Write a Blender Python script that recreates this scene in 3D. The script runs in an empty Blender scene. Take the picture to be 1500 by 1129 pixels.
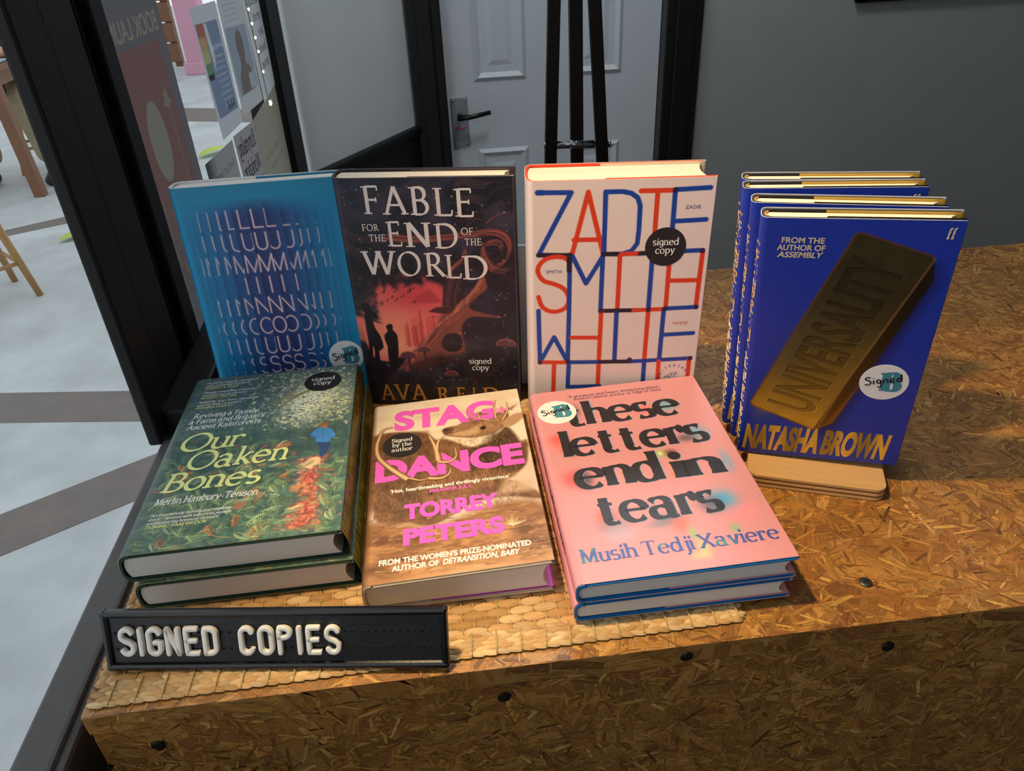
import bpy, bmesh, math, random
import numpy as np
from mathutils import Matrix, Vector

SC = bpy.context.scene
COL = SC.collection

# ------------------------------------------------------------------ camera, light, exposure
CAM_F, CAM_YAW, CAM_PITCH, CAM_ROLL, CAM_H = 1118.63, 0.08134, 0.56948, -0.0496, 0.42265
def cam_axes():
    cy, sy, cp, sp = math.cos(CAM_YAW), math.sin(CAM_YAW), math.cos(CAM_PITCH), math.sin(CAM_PITCH)
    f = Vector((sy*cp, cy*cp, -sp)); r = Vector((cy, -sy, 0)); u = r.cross(f)
    c, s = math.cos(CAM_ROLL), math.sin(CAM_ROLL)
    return c*r+s*u, -s*r+c*u, f
_r, _u, _f = cam_axes()
cd = bpy.data.cameras.new('camera'); cam = bpy.data.objects.new('camera', cd); COL.objects.link(cam)
cam.matrix_world = Matrix(((_r.x, _u.x, -_f.x, 0), (_r.y, _u.y, -_f.y, 0), (_r.z, _u.z, -_f.z, CAM_H), (0, 0, 0, 1)))
cd.sensor_width = 36; cd.lens = CAM_F/1500*36; cd.clip_start = 0.02; cd.clip_end = 200
SC.camera = cam
SC.view_settings.view_transform = 'Standard'; SC.view_settings.look = 'None'
SC.view_settings.exposure = 0.0; SC.view_settings.gamma = 1.0
try: SC.view_settings.use_curve_mapping = False
except Exception: pass

wd = bpy.data.worlds.new('daylight'); SC.world = wd; wd.use_nodes = True
nt = wd.node_tree; nt.nodes.clear()
bg = nt.nodes.new('ShaderNodeBackground'); wo = nt.nodes.new('ShaderNodeOutputWorld')
bg.inputs[0].default_value = (0.91, 0.965, 1.0, 1); bg.inputs[1].default_value = 0.95
nt.links.new(bg.outputs[0], wo.inputs[0])

def lamp(name, typ, loc, target, energy, color, **kw):
    ld = bpy.data.lights.new(name, typ); ld.energy = energy; ld.color = color
    for k, v in kw.items(): setattr(ld, k, v)
    o = bpy.data.objects.new(name, ld); COL.objects.link(o); o.location = loc
    d = Vector(target)-Vector(loc); o.rotation_euler = d.to_track_quat('-Z', 'Y').to_euler()
    return o
lamp('ceiling_spotlight', 'SPOT', (-0.14, 0.42, 0.86), (0.22, 0.325, 0.0), 34, (1.0, 0.72, 0.37), spot_size=math.radians(62), spot_blend=0.7, shadow_soft_size=0.025)

lamp('lobby_fill_light', 'AREA', (0.45, 1.6, 1.66), (0.45, 1.75, 0.0), 12.5, (0.93, 0.97, 1.0), shape='DISK', size=0.5)  # unseen fill, added to brighten the door and back wall

# ------------------------------------------------------------------ helpers
def lin(c):
    c = np.asarray(c, float)/255.0
    return np.where(c <= 0.04045, c/12.92, ((c+0.055)/1.055)**2.4)
def lin4(c): return (*[float(q) for q in lin(c)], 1.0)

MATS = {}
def mat(name, col, rough=0.5, metal=0.0, spec=0.5, var=0.0, scale=40.0, bump=0.0, stretch=(1, 1, 1), emit=0.0, coat=0.0):
    if name in MATS: return MATS[name]
    m = bpy.data.materials.new(name); m.use_nodes = True; n = m.node_tree.nodes; l = m.node_tree.links
    p = n['Principled BSDF']; p.inputs['Base Color'].default_value = lin4(col); p.inputs['Roughness'].default_value = rough
    p.inputs['Metallic'].default_value = metal; p.inputs['Specular IOR Level'].default_value = spec; p.inputs['Coat Weight'].default_value = coat
    if emit: p.inputs['Emission Color'].default_value = lin4(col); p.inputs['Emission Strength'].default_value = emit
    if var or bump:
        tc = n.new('ShaderNodeTexCoord'); mp = n.new('ShaderNodeMapping'); mp.inputs['Scale'].default_value = stretch
        nz = n.new('ShaderNodeTexNoise'); nz.inputs['Scale'].default_value = scale; nz.inputs['Detail'].default_value = 6
        l.new(tc.outputs['Object'], mp.inputs[0]); l.new(mp.outputs[0], nz.inputs['Vector'])
        if var:
            mr = n.new('ShaderNodeMapRange'); mr.inputs[1].default_value = 0.25; mr.inputs[2].default_value = 0.75; mr.inputs[3].default_value = 1-var; mr.inputs[4].default_value = 1+var
            mx = n.new('ShaderNodeMix'); mx.data_type = 'RGBA'; mx.blend_type = 'MULTIPLY'; mx.inputs[0].default_value = 1
            mx.inputs[6].default_value = lin4(col)
            l.new(nz.outputs[0], mr.inputs[0]); l.new(mr.outputs[0], mx.inputs[7]); l.new(mx.outputs[2], p.inputs['Base Color'])
        if bump:
            b = n.new('ShaderNodeBump'); b.inputs['Strength'].default_value = bump; b.inputs['Distance'].default_value = 0.002
            l.new(nz.outputs[0], b.inputs['Height']); l.new(b.outputs[0], p.inputs['Normal'])
    MATS[name] = m; return m
def print_mat(name, rough=0.4, coat=0.0, spec=0.5, grain=0.0, bump=0.0, gscale=1.0, thin=0.0, gain=1.0):
    """ink read from the 'print' colour of the sheet; grain = wood/straw fibres along the 'grain' coordinate"""
    if name in MATS: return MATS[name]
    m = bpy.data.materials.new(name); m.use_nodes = True; n = m.node_tree.nodes; l = m.node_tree.links
    p = n['Principled BSDF']; p.inputs['Roughness'].default_value = rough; p.inputs['Coat Weight'].default_value = coat; p.inputs['Coat Roughness'].default_value = 0.25
    p.inputs['Specular IOR Level'].default_value = spec
    a = n.new('ShaderNodeAttribute'); a.attribute_name = 'print'; out = a.outputs['Color']
    if grain:
        g = n.new('ShaderNodeAttribute'); g.attribute_name = 'grain'
        nz = n.new('ShaderNodeTexNoise'); nz.inputs['Scale'].default_value = gscale; nz.inputs['Detail'].default_value = 5; nz.inputs['Roughness'].default_value = 0.65
        l.new(g.outputs['Vector'], nz.inputs['Vector'])
        mr = n.new('ShaderNodeMapRange'); mr.inputs[1].default_value = 0.28; mr.inputs[2].default_value = 0.72; mr.inputs[3].default_value = 1-grain; mr.inputs[4].default_value = 1+grain
        mx = n.new('ShaderNodeMix'); mx.data_type = 'RGBA'; mx.blend_type = 'MULTIPLY'; mx.inputs[0].default_value = 1
        l.new(nz.outputs[0], mr.inputs[0]); l.new(out, mx.inputs[6]); l.new(mr.outputs[0], mx.inputs[7]); out = mx.outputs[2]
        if bump:
            b = n.new('ShaderNodeBump'); b.inputs['Strength'].default_value = bump; b.inputs['Distance'].default_value = 0.0008
            l.new(nz.outputs[0], b.inputs['Height']); l.new(b.outputs[0], p.inputs['Normal'])
    l.new(out, p.inputs['Base Color'])
    if thin:   # daylight shining through paper
        tr = n.new('ShaderNodeBsdfTranslucent'); gm = n.new('ShaderNodeMix'); gm.data_type = 'RGBA'; gm.blend_type = 'MULTIPLY'; gm.inputs[0].default_value = 1; gm.inputs[7].default_value = (gain, gain, gain, 1); l.new(out, gm.inputs[6]); l.new(gm.outputs[2], tr.inputs[0]); mx2 = n.new('ShaderNodeMixShader'); mx2.inputs[0].default_value = thin
        l.new(p.outputs[0], mx2.inputs[1]); l.new(tr.outputs[0], mx2.inputs[2]); l.new(mx2.outputs[0], n['Material Output'].inputs[0])
    MATS[name] = m; return m

class MB:
    """collects geometry, builds ONE mesh object"""
    def __init__(s): s.v = []; s.f = []; s.m = []; s.c = []; s.g = []; s.sm = []; s.n = 0
    def add(s, verts, faces, mi=0, col=None, grain=None, smooth=False):
        verts = np.asarray(verts, float).reshape(-1, 3); k = len(verts)
        s.v.append(verts)
        c = np.ones((k, 4)); 
        if col is not None:
            col = np.asarray(col, float); c[:, :3] = lin(col if col.ndim == 2 else np.tile(col, (k, 1)))
        s.c.append(c)
        s.g.append(np.zeros((k, 3)) if grain is None else np.asarray(grain, float))
        for q in faces: s.f.append([int(i)+s.n for i in q])
        s.m += [mi]*len(faces); s.sm += [smooth]*len(faces); s.n += k
    def grid(s, P, mi=0, col=None, grain=None, smooth=True, flip=False):
        P = np.asarray(P, float); a, b = P.shape[:2]
        i = np.arange(a*b).reshape(a, b); q = np.stack([i[:-1, :-1], i[1:, :-1], i[1:, 1:], i[:-1, 1:]], -1).reshape(-1, 4)
        if flip: q = q[:, ::-1]
        s.add(P.reshape(-1, 3), q.tolist(), mi, None if col is None else np.asarray(col).reshape(-1, 3), None if grain is None else np.asarray(grain).reshape(-1, 3), smooth)
    def box(s, lo, hi, mi=0, bevel=0.0, col=None, M=None, seg=2):
        b = bmesh.new(); bmesh.ops.create_cube(b, size=1)
        lo = Vector(lo); hi = Vector(hi)
        for v in b.verts: v.co = Vector((lo.x+(v.co.x+.5)*(hi.x-lo.x), lo.y+(v.co.y+.5)*(hi.y-lo.y), lo.z+(v.co.z+.5)*(hi.z-lo.z)))
        if bevel: bmesh.ops.bevel(b, geom=list(b.edges), offset=bevel, segments=seg, affect='EDGES', profile=0.5)
        s.bm(b, mi, col, M)
    def bm(s, b, mi=0, col=None, M=None, smooth=False):
        b.verts.index_update()
        vs = [(M @ v.co if M is not None else v.co)[:] for v in b.verts]
        s.add(vs, [[v.index for v in f.verts] for f in b.faces], mi, col, None, smooth); b.free()
    def prism(s, pts, z0, z1, mi=0, col=None, M=None):
        """outline in x,y extruded z0..z1"""
        k = len(pts); V = [(x, y, z0) for x, y in pts]+[(x, y, z1) for x, y in pts]
        F = [list(range(k))[::-1], list(range(k, 2*k))]+[[i, (i+1) % k, k+(i+1) % k, k+i] for i in range(k)]
        if M is not None: V = [(M @ Vector(q))[:] for q in V]
        s.add(V, F, mi, col)
    def tube(s, pts, r, mi=0, n=10, col=None, caps=True):
        pts = [Vector(p) for p in pts]; rr = r if isinstance(r, (list, tuple)) else [r]*len(pts)
        V = []; prev = None
        for i, p in enumerate(pts):
            t = (pts[min(i+1, len(pts)-1)]-pts[max(i-1, 0)]).normalized()
            a = (prev - t*prev.dot(t)) if prev is not None else t.orthogonal()
            a.normalize(); prev = a; b = t.cross(a)
            for j in range(n):
                w = 2*math.pi*j/n; V.append((p+rr[i]*(math.cos(w)*a+math.sin(w)*b))[:])
        F = []
        for i in range(len(pts)-1):
            for j in range(n): F.append([i*n+j, i*n+(j+1) % n, (i+1)*n+(j+1) % n, (i+1)*n+j])
        if caps: F.append(list(range(n))[::-1]); F.append([(len(pts)-1)*n+j for j in range(n)])
        s.add(V, F, mi, col, None, True)
    def bar(s, a, b, w, d, mi=0, col=None, up=(0, 1, 0), bevel=0.0):
        """rectangular bar from a to b: w across, d along 'up'"""
        a = Vector(a); b = Vector(b); z = (b-a).normalized(); y = Vector(up); y = (y-z*y.dot(z)).normalized(); x = y.cross(z)
        M = Matrix(((x.x, y.x, z.x, a.x), (x.y, y.y, z.y, a.y), (x.z, y.z, z.z, a.z), (0, 0, 0, 1)))
        s.box((-w/2, -d/2, 0), (w/2, d/2, (b-a).length), mi, bevel, col, M)
    def lathe(s, prof, M=None, mi=0, n=20, col=None):
        V = []
        for r, z in prof:
            for j in range(n):
                w = 2*math.pi*j/n; q = Vector((r*math.cos(w), r*math.sin(w), z)); V.append((M @ q if M is not None else q)[:])
        F = [[i*n+j, i*n+(j+1) % n, (i+1)*n+(j+1) % n, (i+1)*n+j] for i in range(len(prof)-1) for j in range(n)]
        F.append(list(range(n))[::-1]); F.append([(len(prof)-1)*n+j for j in range(n)])
        s.add(V, F, mi, col, None, True)
    def build(s, name, mats, parent=None, M=None, mesh_only=False):
        me = bpy.data.meshes.new(name)
        V = np.concatenate(s.v) if s.v else np.zeros((0, 3))
        me.from_pydata(V.tolist(), [], s.f)
        mats = mats if isinstance(mats, (list, tuple)) else [mats]
        for m in mats: me.materials.append(m)
        me.polygons.foreach_set('material_index', s.m); me.polygons.foreach_set('use_smooth', s.sm)
        me.attributes.new('print', 'FLOAT_COLOR', 'POINT').data.foreach_set('color', np.concatenate(s.c).astype(np.float32).ravel())
        if any(np.any(g) for g in s.g):
            me.attributes.new('grain', 'FLOAT_VECTOR', 'POINT').data.foreach_set('vector', np.concatenate(s.g).astype(np.float32).ravel())
        me.update()
        o = bpy.data.objects.new(name, me); COL.objects.link(o)
        if parent: o.parent = parent
        if M is not None: o.matrix_local = M
        return o
def tag(o, label, cat, group=None):
    o['label'] = label; o['category'] = cat
    if group: o['group'] = group
    return o
def struct(o): o['kind'] = 'structure'; return o
def empty(name, M=None):
    o = bpy.data.objects.new(name, None); o.empty_display_size = 0.05; COL.objects.link(o)
    if M is not None: o.matrix_world = M
    return o
def copy_tree(o, M):
    c = o.copy(); COL.objects.link(c); c.matrix_world = M
    for ch in list(o.children):
        k = ch.copy(); COL.objects.link(k); k.parent = c
        for g in list(ch.children):
            q = g.copy(); COL.objects.link(q); q.parent = k
    return c
def frame(o, x, y, z):
    o, x, y, z = map(Vector, (o, x, y, z))
    return Matrix(((x.x, y.x, z.x, o.x), (x.y, y.y, z.y, o.y), (x.z, y.z, z.z, o.z), (0, 0, 0, 1)))

# ------------------------------------------------------------------ lettering
_sans = {}
def sans(txt, bold=0.0):
    k = (txt, bold)
    if k not in _sans:
        c = bpy.data.curves.new('t', 'FONT'); c.body = txt; c.offset = bold; c.resolution_u = 6
        o = bpy.data.objects.new('t', c); COL.objects.link(o); bpy.context.view_layer.update()
        dg = bpy.context.evaluated_depsgraph_get(); me = bpy.data.meshes.new_from_object(o.evaluated_get(dg))
        V = np.array([v.co[:2] for v in me.vertices]).reshape(-1, 2); F = [list(p.vertices) for p in me.polygons]
        bpy.data.objects.remove(o); bpy.data.curves.remove(c); bpy.data.meshes.remove(me)
        _sans[k] = (V, F)
    return _sans[k]
_h = sans('H')[0]; CAP = float(_h[:, 1].max()-_h[:, 1].min())

def E(cx, cy, rx, ry, a0, a1, n=None):
    n = n or max(6, int(abs(a1-a0)/15)); a = np.radians(np.linspace(a0, a1, n+1))
    return np.stack([cx+rx*np.cos(a), cy+ry*np.sin(a)], 1)
def L(*p): return np.array(p, float).reshape(-1, 2)
def J(*a): return np.concatenate(a)
def S(x, y, k=1.0): return ('s', x, y, k)
def D(x, y): return ('d', x, y)
XH, CP, AS = 0.47, 0.70, 0.74
G = {
 'a': [E(.19, .33, .15, .14, 160, 0), L(.34, .34, .34, .05), E(.42, .06, .08, .06, 180, 290), E(.19, .13, .15, .135, 20, 345)],
 'b': [L(.08, .02, .08, AS), E(.24, .235, .17, .235, 165, -165), S(.04, AS, .6)],
 'c': [E(.22, .235, .19, .235, 40, 320)],
 'd': [E(.2, .235, .17, .235, 15, 345), L(.37, 0, .37, AS), S(.33, AS, .6), S(.4, 0, .6)],
 'e': [J(L(.05, .26, .4, .26), E(.22, .235, .19, .235, 8, 318))],
 'f': [J(L(.14, 0, .14, .58), E(.27, .58, .13, .16, 180, 50)), L(.03, .46, .28, .46), S(.14, 0)],
 'g': [E(.2, .25, .16, .215, 10, 350), J(L(.36, .45, .36, -.05), E(.2, -.06, .16, .15, 0, -150))],
 'h': [L(.08, 0, .08, AS), J(E(.225, .3, .145, .165, 170, 0), L(.37, .3, .37, 0)), S(.08, 0), S(.37, 0), S(.04, AS, .6)],
 'i': [L(.1, 0, .1, XH), D(.1, .64), S(.1, 0), S(.06, XH, .6)],
 'j': [J(L(.12, XH, .12, -.06), E(.0, -.06, .12, .15, 0, -110)), D(.12, .64), S(.08, XH, .6)],
 'k': [L(.08, 0, .08, AS), L(.1, .2, .33, .46), L(.16, .27, .38, 0), S(.08, 0), S(.36, 0, .8), S(.33, XH, .8), S(.04, AS, .6)],
 'l': [L(.1, 0, .1, AS), S(.1, 0), S(.06, AS, .6)],
 'm': [L(.08, 0, .08, XH), J(E(.21, .3, .13, .165, 170, 0), L(.34, .3, .34, 0)), J(E(.47, .3, .13, .165, 170, 0), L(.60, .3, .60, 0)), S(.08, 0), S(.34, 0), S(.6, 0), S(.04, XH, .6)],
 'n': [L(.08, 0, .08, XH), J(E(.225, .3, .145, .165, 170, 0), L(.37, .3, .37, 0)), S(.08, 0), S(.37, 0), S(.04, XH, .6)],
 'o': [E(.23, .235, .195, .235, 0, 360)],
 'p': [L(.08, -.22, .08, XH), E(.24, .235, .17, .235, 165, -165), S(.08, -.22), S(.04, XH, .6)],
 'q': [E(.2, .235, .17, .235, 15, 345), L(.37, -.22, .37, XH), S(.37, -.22)],
 'r': [L(.1, 0, .1, XH), E(.235, .31, .13, .15, 165, 50), D(.31, .41), S(.1, 0), S(.06, XH, .6)],
 's': [J(E(.17, .35, .125, .12, 35, 255), E(.18, .12, .14, .12, 75, -145))],
 't': [J(L(.14, .62, .14, .1), E(.25, .1, .11, .1, 180, 310)), L(.03, .46, .28, .46)],
 'u': [J(L(.08, XH, .08, .16), E(.22, .16, .14, .16, 180, 350)), L(.37, 0, .37, XH), S(.04, XH, .6), S(.33, XH, .6), S(.4, 0, .6)],
 'v': [L(.03, XH, .2, 0), L(.2, 0, .37, XH), S(.04, XH, .9), S(.36, XH, .9)],
 'w': [L(.03, XH, .17, 0), L(.17, 0, .31, XH), L(.31, XH, .45, 0), L(.45, 0, .59, XH), S(.04, XH, .9), S(.31, XH, .7), S(.58, XH, .9)],
 'x': [L(.03, XH, .37, 0), L(.03, 0, .37, XH), S(.05, XH, .8), S(.35, XH, .8), S(.05, 0, .8), S(.35, 0, .8)],
 'y': [L(.03, XH, .2, 0), J(L(.38, XH, .2, 0), L(.12, -.18, .03, -.2)), S(.04, XH, .9), S(.37, XH, .9)],
 'z': [L(.04, XH-.01, .36, XH-.01), L(.36, XH-.01, .04, .01), L(.04, .01, .36, .01)],
 'A': [L(.02, 0, .3, CP), L(.3, CP, .58, 0), L(.14, .24, .46, .24), S(.03, 0), S(.57, 0)],
 'B': [L(.1, 0, .1, CP), J(L(.1, CP-.01, .24, CP-.01), E(.24, .53, .15, .16, 90, -90), L(.1, .37)), J(L(.24, .37), E(.26, .19, .18, .18, 90, -90), L(.1, .01)), S(.06, 0, .7), S(.06, CP, .7)],
 'C': [E(.36, .35, .32, .355, 45, 315), ('l', .6, .6, .6, .44)],
 'D': [L(.1, 0, .1, CP), J(L(.1, CP-.01, .28, CP-.01), E(.28, .35, .32, .34, 90, -90), L(.1, .01)), S(.06, 0, .7), S(.06, CP, .7)],
 'E': [L(.1, 0, .1, CP), L(.1, CP-.01, .42, CP-.01), L(.1, .37, .36, .37), L(.1, .01, .45, .01), ('l', .42, CP, .42, CP-.11), ('l', .45, 0, .46, .13), ('l', .36, .31, .36, .43), S(.06, 0, .7), S(.06, CP, .7)],
 'F': [L(.1, 0, .1, CP), L(.1, CP-.01, .42, CP-.01), L(.1, .36, .36, .36), ('l', .42, CP, .42, CP-.11), ('l', .36, .30, .36, .42), S(.1, 0), S(.06, CP, .7)],
 'G': [E(.36, .35, .32, .355, 45, 310), L(.58, .06, .58, .3), S(.58, .3)],
 'H': [L(.1, 0, .1, CP), L(.52, 0, .52, CP), L(.1, .36, .52, .36), S(.1, 0), S(.52, 0), S(.1, CP), S(.52, CP)],
 'I': [L(.12, 0, .12, CP), S(.12, 0), S(.12, CP)],
 'J': [J(L(.2, CP, .2, .1), E(.08, .08, .12, .16, 0, -110)), S(.2, CP)],
 'K': [L(.1, 0, .1, CP), L(.12, .3, .46, CP), L(.2, .38, .52, 0), S(.1, 0), S(.1, CP), S(.46, CP, .8), S(.52, 0, .8)],
 'L': [L(.1, 0, .1, CP), L(.1, .01, .44, .01), ('l', .44, 0, .46, .14), S(.06, 0, .7), S(.1, CP)],
 'M': [L(.1, 0, .12, CP), L(.12, CP, .36, .04), L(.36, .04, .6, CP), L(.6, CP, .62, 0), S(.1, 0), S(.62, 0), S(.09, CP, .7), S(.63, CP, .7)],
 'N': [L(.1, 0, .1, CP, ), L(.1, CP, .52, 0), L(.52, 0, .52, CP), S(.1, 0), S(.07, CP, .7), S(.52, CP)],
 'O': [E(.37, .35, .33, .355, 0, 360)],
 'P': [L(.1, 0, .1, CP), J(L(.1, CP-.01, .25, CP-.01), E(.25, .51, .16, .18, 90, -90), L(.1, .33)), S(.1, 0), S(.06, CP, .7)],
 'Q': [E(.37, .35, .33, .355, 0, 360), L(.36, .08, .64, -.12)],
 'R': [L(.1, 0, .1, CP), J(L(.1, CP-.01, .24, CP-.01), E(.24, .52, .15, .17, 90, -90), L(.1, .35)), L(.24, .35, .52, 0), S(.1, 0), S(.06, CP, .7), S(.53, 0, .7)],
 'S': [J(E(.24, .53, .17, .165, 40, 255), E(.25, .185, .19, .18, 75, -145)), ('l', .39, .66, .39, .5), ('l', .07, .04, .07, .2)],
 'T': [L(.28, 0, .28, CP), L(.03, CP-.01, .53, CP-.01), ('l', .03, CP, .03, CP-.12), ('l', .53, CP, .53, CP-.12), S(.28, 0)],
 'U': [J(L(.1, CP, .1, .22), E(.31, .22, .21, .22, 180, 360), L(.52, CP)), S(.1, CP), S(.52, CP)],
 'V': [L(.02, CP, .29, 0), L(.29, 0, .56, CP), S(.03, CP), S(.55, CP)],
 'W': [L(.02, CP, .22, 0), L(.22, 0, .42, CP), L(.42, CP, .62, 0), L(.62, 0, .82, CP), S(.03, CP), S(.42, CP, .8), S(.81, CP)],
 'X': [L(.04, CP, .54, 0), L(.04, 0, .54, CP), S(.06, CP), S(.52, CP), S(.06, 0), S(.52, 0)],
 'Y': [L(.02, CP, .27, .34), L(.27, .34, .52, CP), L(.27, .34, .27, 0), S(.03, CP), S(.51, CP), S(.27, 0)],
 'Z': [L(.04, CP-.01, .48, CP-.01), L(.48, CP-.01, .04, .01), L(.04, .01, .48, .01)],
 "'": [L(.06, AS, .05, .56)], '-': [L(.04, .22, .22, .22)], ',': [D(.06, .02), L(.07, .02, .03, -.1)], '.': [D(.06, .02)],
}
def serif(txt, thick=.085, thin=.03, nib=20, sl=.07, slant=0.0, track=0.03, p=1.0, wide=1.0):
    """stroke-built serif: every stem, bowl and serif drawn with a nib; unit = 1 cap height"""
    V = []; F = []; n = 0; x0 = 0.0; lay = []
    def strip(pts, hw):
        nonlocal n
        d = np.gradient(pts, axis=0); d /= (np.linalg.norm(d, axis=1)[:, None]+1e-9); nn = np.stack([-d[:, 1], d[:, 0]], 1)
        a = pts+nn*hw[:, None]; b = pts-nn*hw[:, None]; k = len(pts)
        V.append(np.concatenate([a, b])); F.extend([[n+i, n+k+i, n+k+i+1, n+i+1] for i in range(k-1)]); n += 2*k
    for ch in txt:
        if ch == ' ': x0 += .22; continue
        xs = []; start = len(V)
        for g in G.get(ch, G['x']):
            if isinstance(g, np.ndarray): g = g*np.array([wide, 1])
            else: g = (g[0], g[1]*wide, g[2])+((g[3],) if g[0] == 's' else (g[3]*wide, g[4]) if g[0] == 'l' else (g[1]*wide, g[2])[2:])
            if isinstance(g, np.ndarray):
                if len(g) == 2: g = np.stack([g[0]+(g[1]-g[0])*q for q in (0, .5, 1)])
                d = np.gradient(g, axis=0); an = np.degrees(np.arctan2(d[:, 1], d[:, 0]))
                wv = np.abs(np.sin(np.radians(an-nib)))**p
                strip(g, .5*(thin+(thick-thin)*wv)); xs += [g[:, 0].min()-thick*.5, g[:, 0].max()+thick*.5]
            elif g[0] == 's':
                w = (sl+thick*.5)*g[3]; y = g[2]+(thin*.5 if g[2] <= 0.001 and g[2] > -.1 else -thin*.5)
                strip(L(g[1]-w, y, g[1], y, g[1]+w, y), np.full(3, thin*.5)); xs += [g[1]-w, g[1]+w]
            elif g[0] == 'd':
                r = max(thick*.42+.012, .035); a = np.linspace(0, 2*math.pi, 13)[:-1]
                V.append(np.stack([g[1]+r*np.cos(a), g[2]+r*np.sin(a)], 1)); F.append(list(range(n, n+12))); n += 12; xs += [g[1]-r, g[1]+r]
            elif g[0] == 'l':
                strip(L(g[1], g[2], (g[1]+g[3])/2, (g[2]+g[4])/2, g[3], g[4]), np.full(3, thin*.6)); xs += [g[1], g[3]]
        lo, hi = min(xs), max(xs)
        for i in range(start, len(V)): V[i] = V[i]+np.array([x0-lo, 0]); lay.append(np.full(len(V[i]), (i-start) % 9))
        x0 += hi-lo+track
    V = np.concatenate(V)/CP; V[:, 0] += slant*V[:, 1]; V = np.column_stack([V, np.concatenate(lay)*9e-6])
    F = [f if sum(V[f[i-1]][0]*V[f[i]][1]-V[f[i]][0]*V[f[i-1]][1] for i in range(len(f))) > 0 else f[::-1] for f in F]
    return V, F
def put(mb, geo, M, x, y, h, w=None, rot=0.0, align='l', col=(0, 0, 0), mi=0, off=.00016, shear=0.0, unit=1.0, mirror=False):
    """lay lettering (unit cap height) on a surface map M(x, y, off) - millimetres in"""
    V, F = geo; Zl = V[:, 2] if V.shape[1] > 2 else 0.0; V = V[:, :2]/unit; V[:, 0] -= V[:, 0].min(); ww = V[:, 0].max()
    sx = h if w is None else w/ww
    V[:, 0] *= sx; V[:, 1] *= h; V[:, 0] += shear*V[:, 1]
    tw = ww*sx
    if align == 'c': V[:, 0] -= tw/2
    if align == 'r': V[:, 0] -= tw
    if mirror: V[:, 0] *= -1
    c, s = math.cos(rot), math.sin(rot)
    X = x+c*V[:, 0]-s*V[:, 1]; Y = y+s*V[:, 0]+c*V[:, 1]
    P = M(X, Y, off+Zl)
    mb.add(P, F, mi, col(X, Y) if callable(col) else col)
def st(mb, txt, M, x, y, h, w=None, bold=0.0, **k): put(mb, sans(txt, bold), M, x, y, h, w, unit=CAP, **k)

# ------------------------------------------------------------------ printed art (colour grid of a sheet, millimetres)
class Canvas:
    def __init__(s, x0, x1, y0, y1, step, base):
        s.x = np.linspace(x0, x1, int((x1-x0)/step)+2); s.y = np.linspace(y0, y1, int((y1-y0)/step)+2)
        s.X, s.Y = np.meshgrid(s.x, s.y); s.c = np.empty(s.X.shape+(3,)); s.c[:] = base; s.step = step
    def _mix(s, sl, a, col):
        col = np.asarray(col, float)
        if col.ndim == 3: col = col[sl]
        s.c[sl] = s.c[sl]*(1-a[..., None])+col*a[..., None]
    def _win(s, pts, m):
        p = np.asarray(pts, float); i0, i1 = np.searchsorted(s.x, [p[:, 0].min()-m, p[:, 0].max()+m]); j0, j1 = np.searchsorted(s.y, [p[:, 1].min()-m, p[:, 1].max()+m])
        return (slice(j0, j1), slice(i0, i1))
    @staticmethod
    def _seg(X, Y, a, b):
        d = b-a; q = np.clip(((X-a[0])*d[0]+(Y-a[1])*d[1])/(d@d+1e-12), 0, 1)
        return np.hypot(X-a[0]-q*d[0], Y-a[1]-q*d[1]), q
    def poly(s, pts, col, soft=.5, alpha=1.0):
        p = np.asarray(pts, float); sl = s._win(p, soft+1); X = s.X[sl]; Y = s.Y[sl]
        if X.size == 0: return
        ins = np.zeros(X.shape, bool); dist = np.full(X.shape, 1e9)
        for i in range(len(p)):
            a = p[i]; b = p[(i+1) % len(p)]
            if a[1] != b[1]:
                k = (a[1] > Y) != (b[1] > Y); ins ^= k & (X < (b[0]-a[0])*(Y-a[1])/(b[1]-a[1])+a[0])
            dist = np.minimum(dist, s._seg(X, Y, a, b)[0])
        sd = np.where(ins, dist, -dist); s._mix(sl, alpha*np.clip(.5+sd/(2*soft), 0, 1), col)
    def stroke(s, pts, w, col, soft=.35, alpha=1.0, w1=None):
        p = np.asarray(pts, float); w1 = w if w1 is None else w1; sl = s._win(p, max(w, w1)+soft+1); X = s.X[sl]; Y = s.Y[sl]
        if X.size == 0: return
        best = np.full(X.shape, -1e9); k = len(p)-1
        for i in range(k):
            d, q = s._seg(X, Y, p[i], p[i+1]); best = np.maximum(best, (w+(w1-w)*(i+q)/k)/2-d)
        s._mix(sl, alpha*np.clip(.5+best/(2*soft), 0, 1), col)
    def blob(s, x, y, rx, ry, col, alpha=1.0, rot=0.0, hard=1.0):
        m = max(rx, ry)*2.2; sl = s._win([(x, y)], m); X = s.X[sl]-x; Y = s.Y[sl]-y
        c, q = math.cos(rot), math.sin(rot); r2 = ((X*c+Y*q)/rx)**2+((-X*q+Y*c)/ry)**2
        s._mix(sl, alpha*np.exp(-r2**hard), col)
    def noise(s, sx, sy, seed, octv=4):
        rs = np.random.RandomState(seed); out = 0; amp = 1; tot = 0
        for o in range(octv):
            g = rs.rand(96, 96); fx = (s.X/sx) % 95; fy = (s.Y/sy) % 95
            i = fx.astype(int); j = fy.astype(int); u = fx-i; v = fy-j; u = u*u*(3-2*u); v = v*v*(3-2*v); i2 = (i+1) % 96; j2 = (j+1) % 96
            out = out+amp*((g[j, i]*(1-u)+g[j, i2]*u)*(1-v)+(g[j2, i]*(1-u)+g[j2, i2]*u)*v); tot += amp; amp *= .55; sx /= 2; sy /= 2
        return out/tot
    def tint(s, a, col): s._mix((slice(None), slice(None)), np.clip(a, 0, 1), col)
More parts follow.
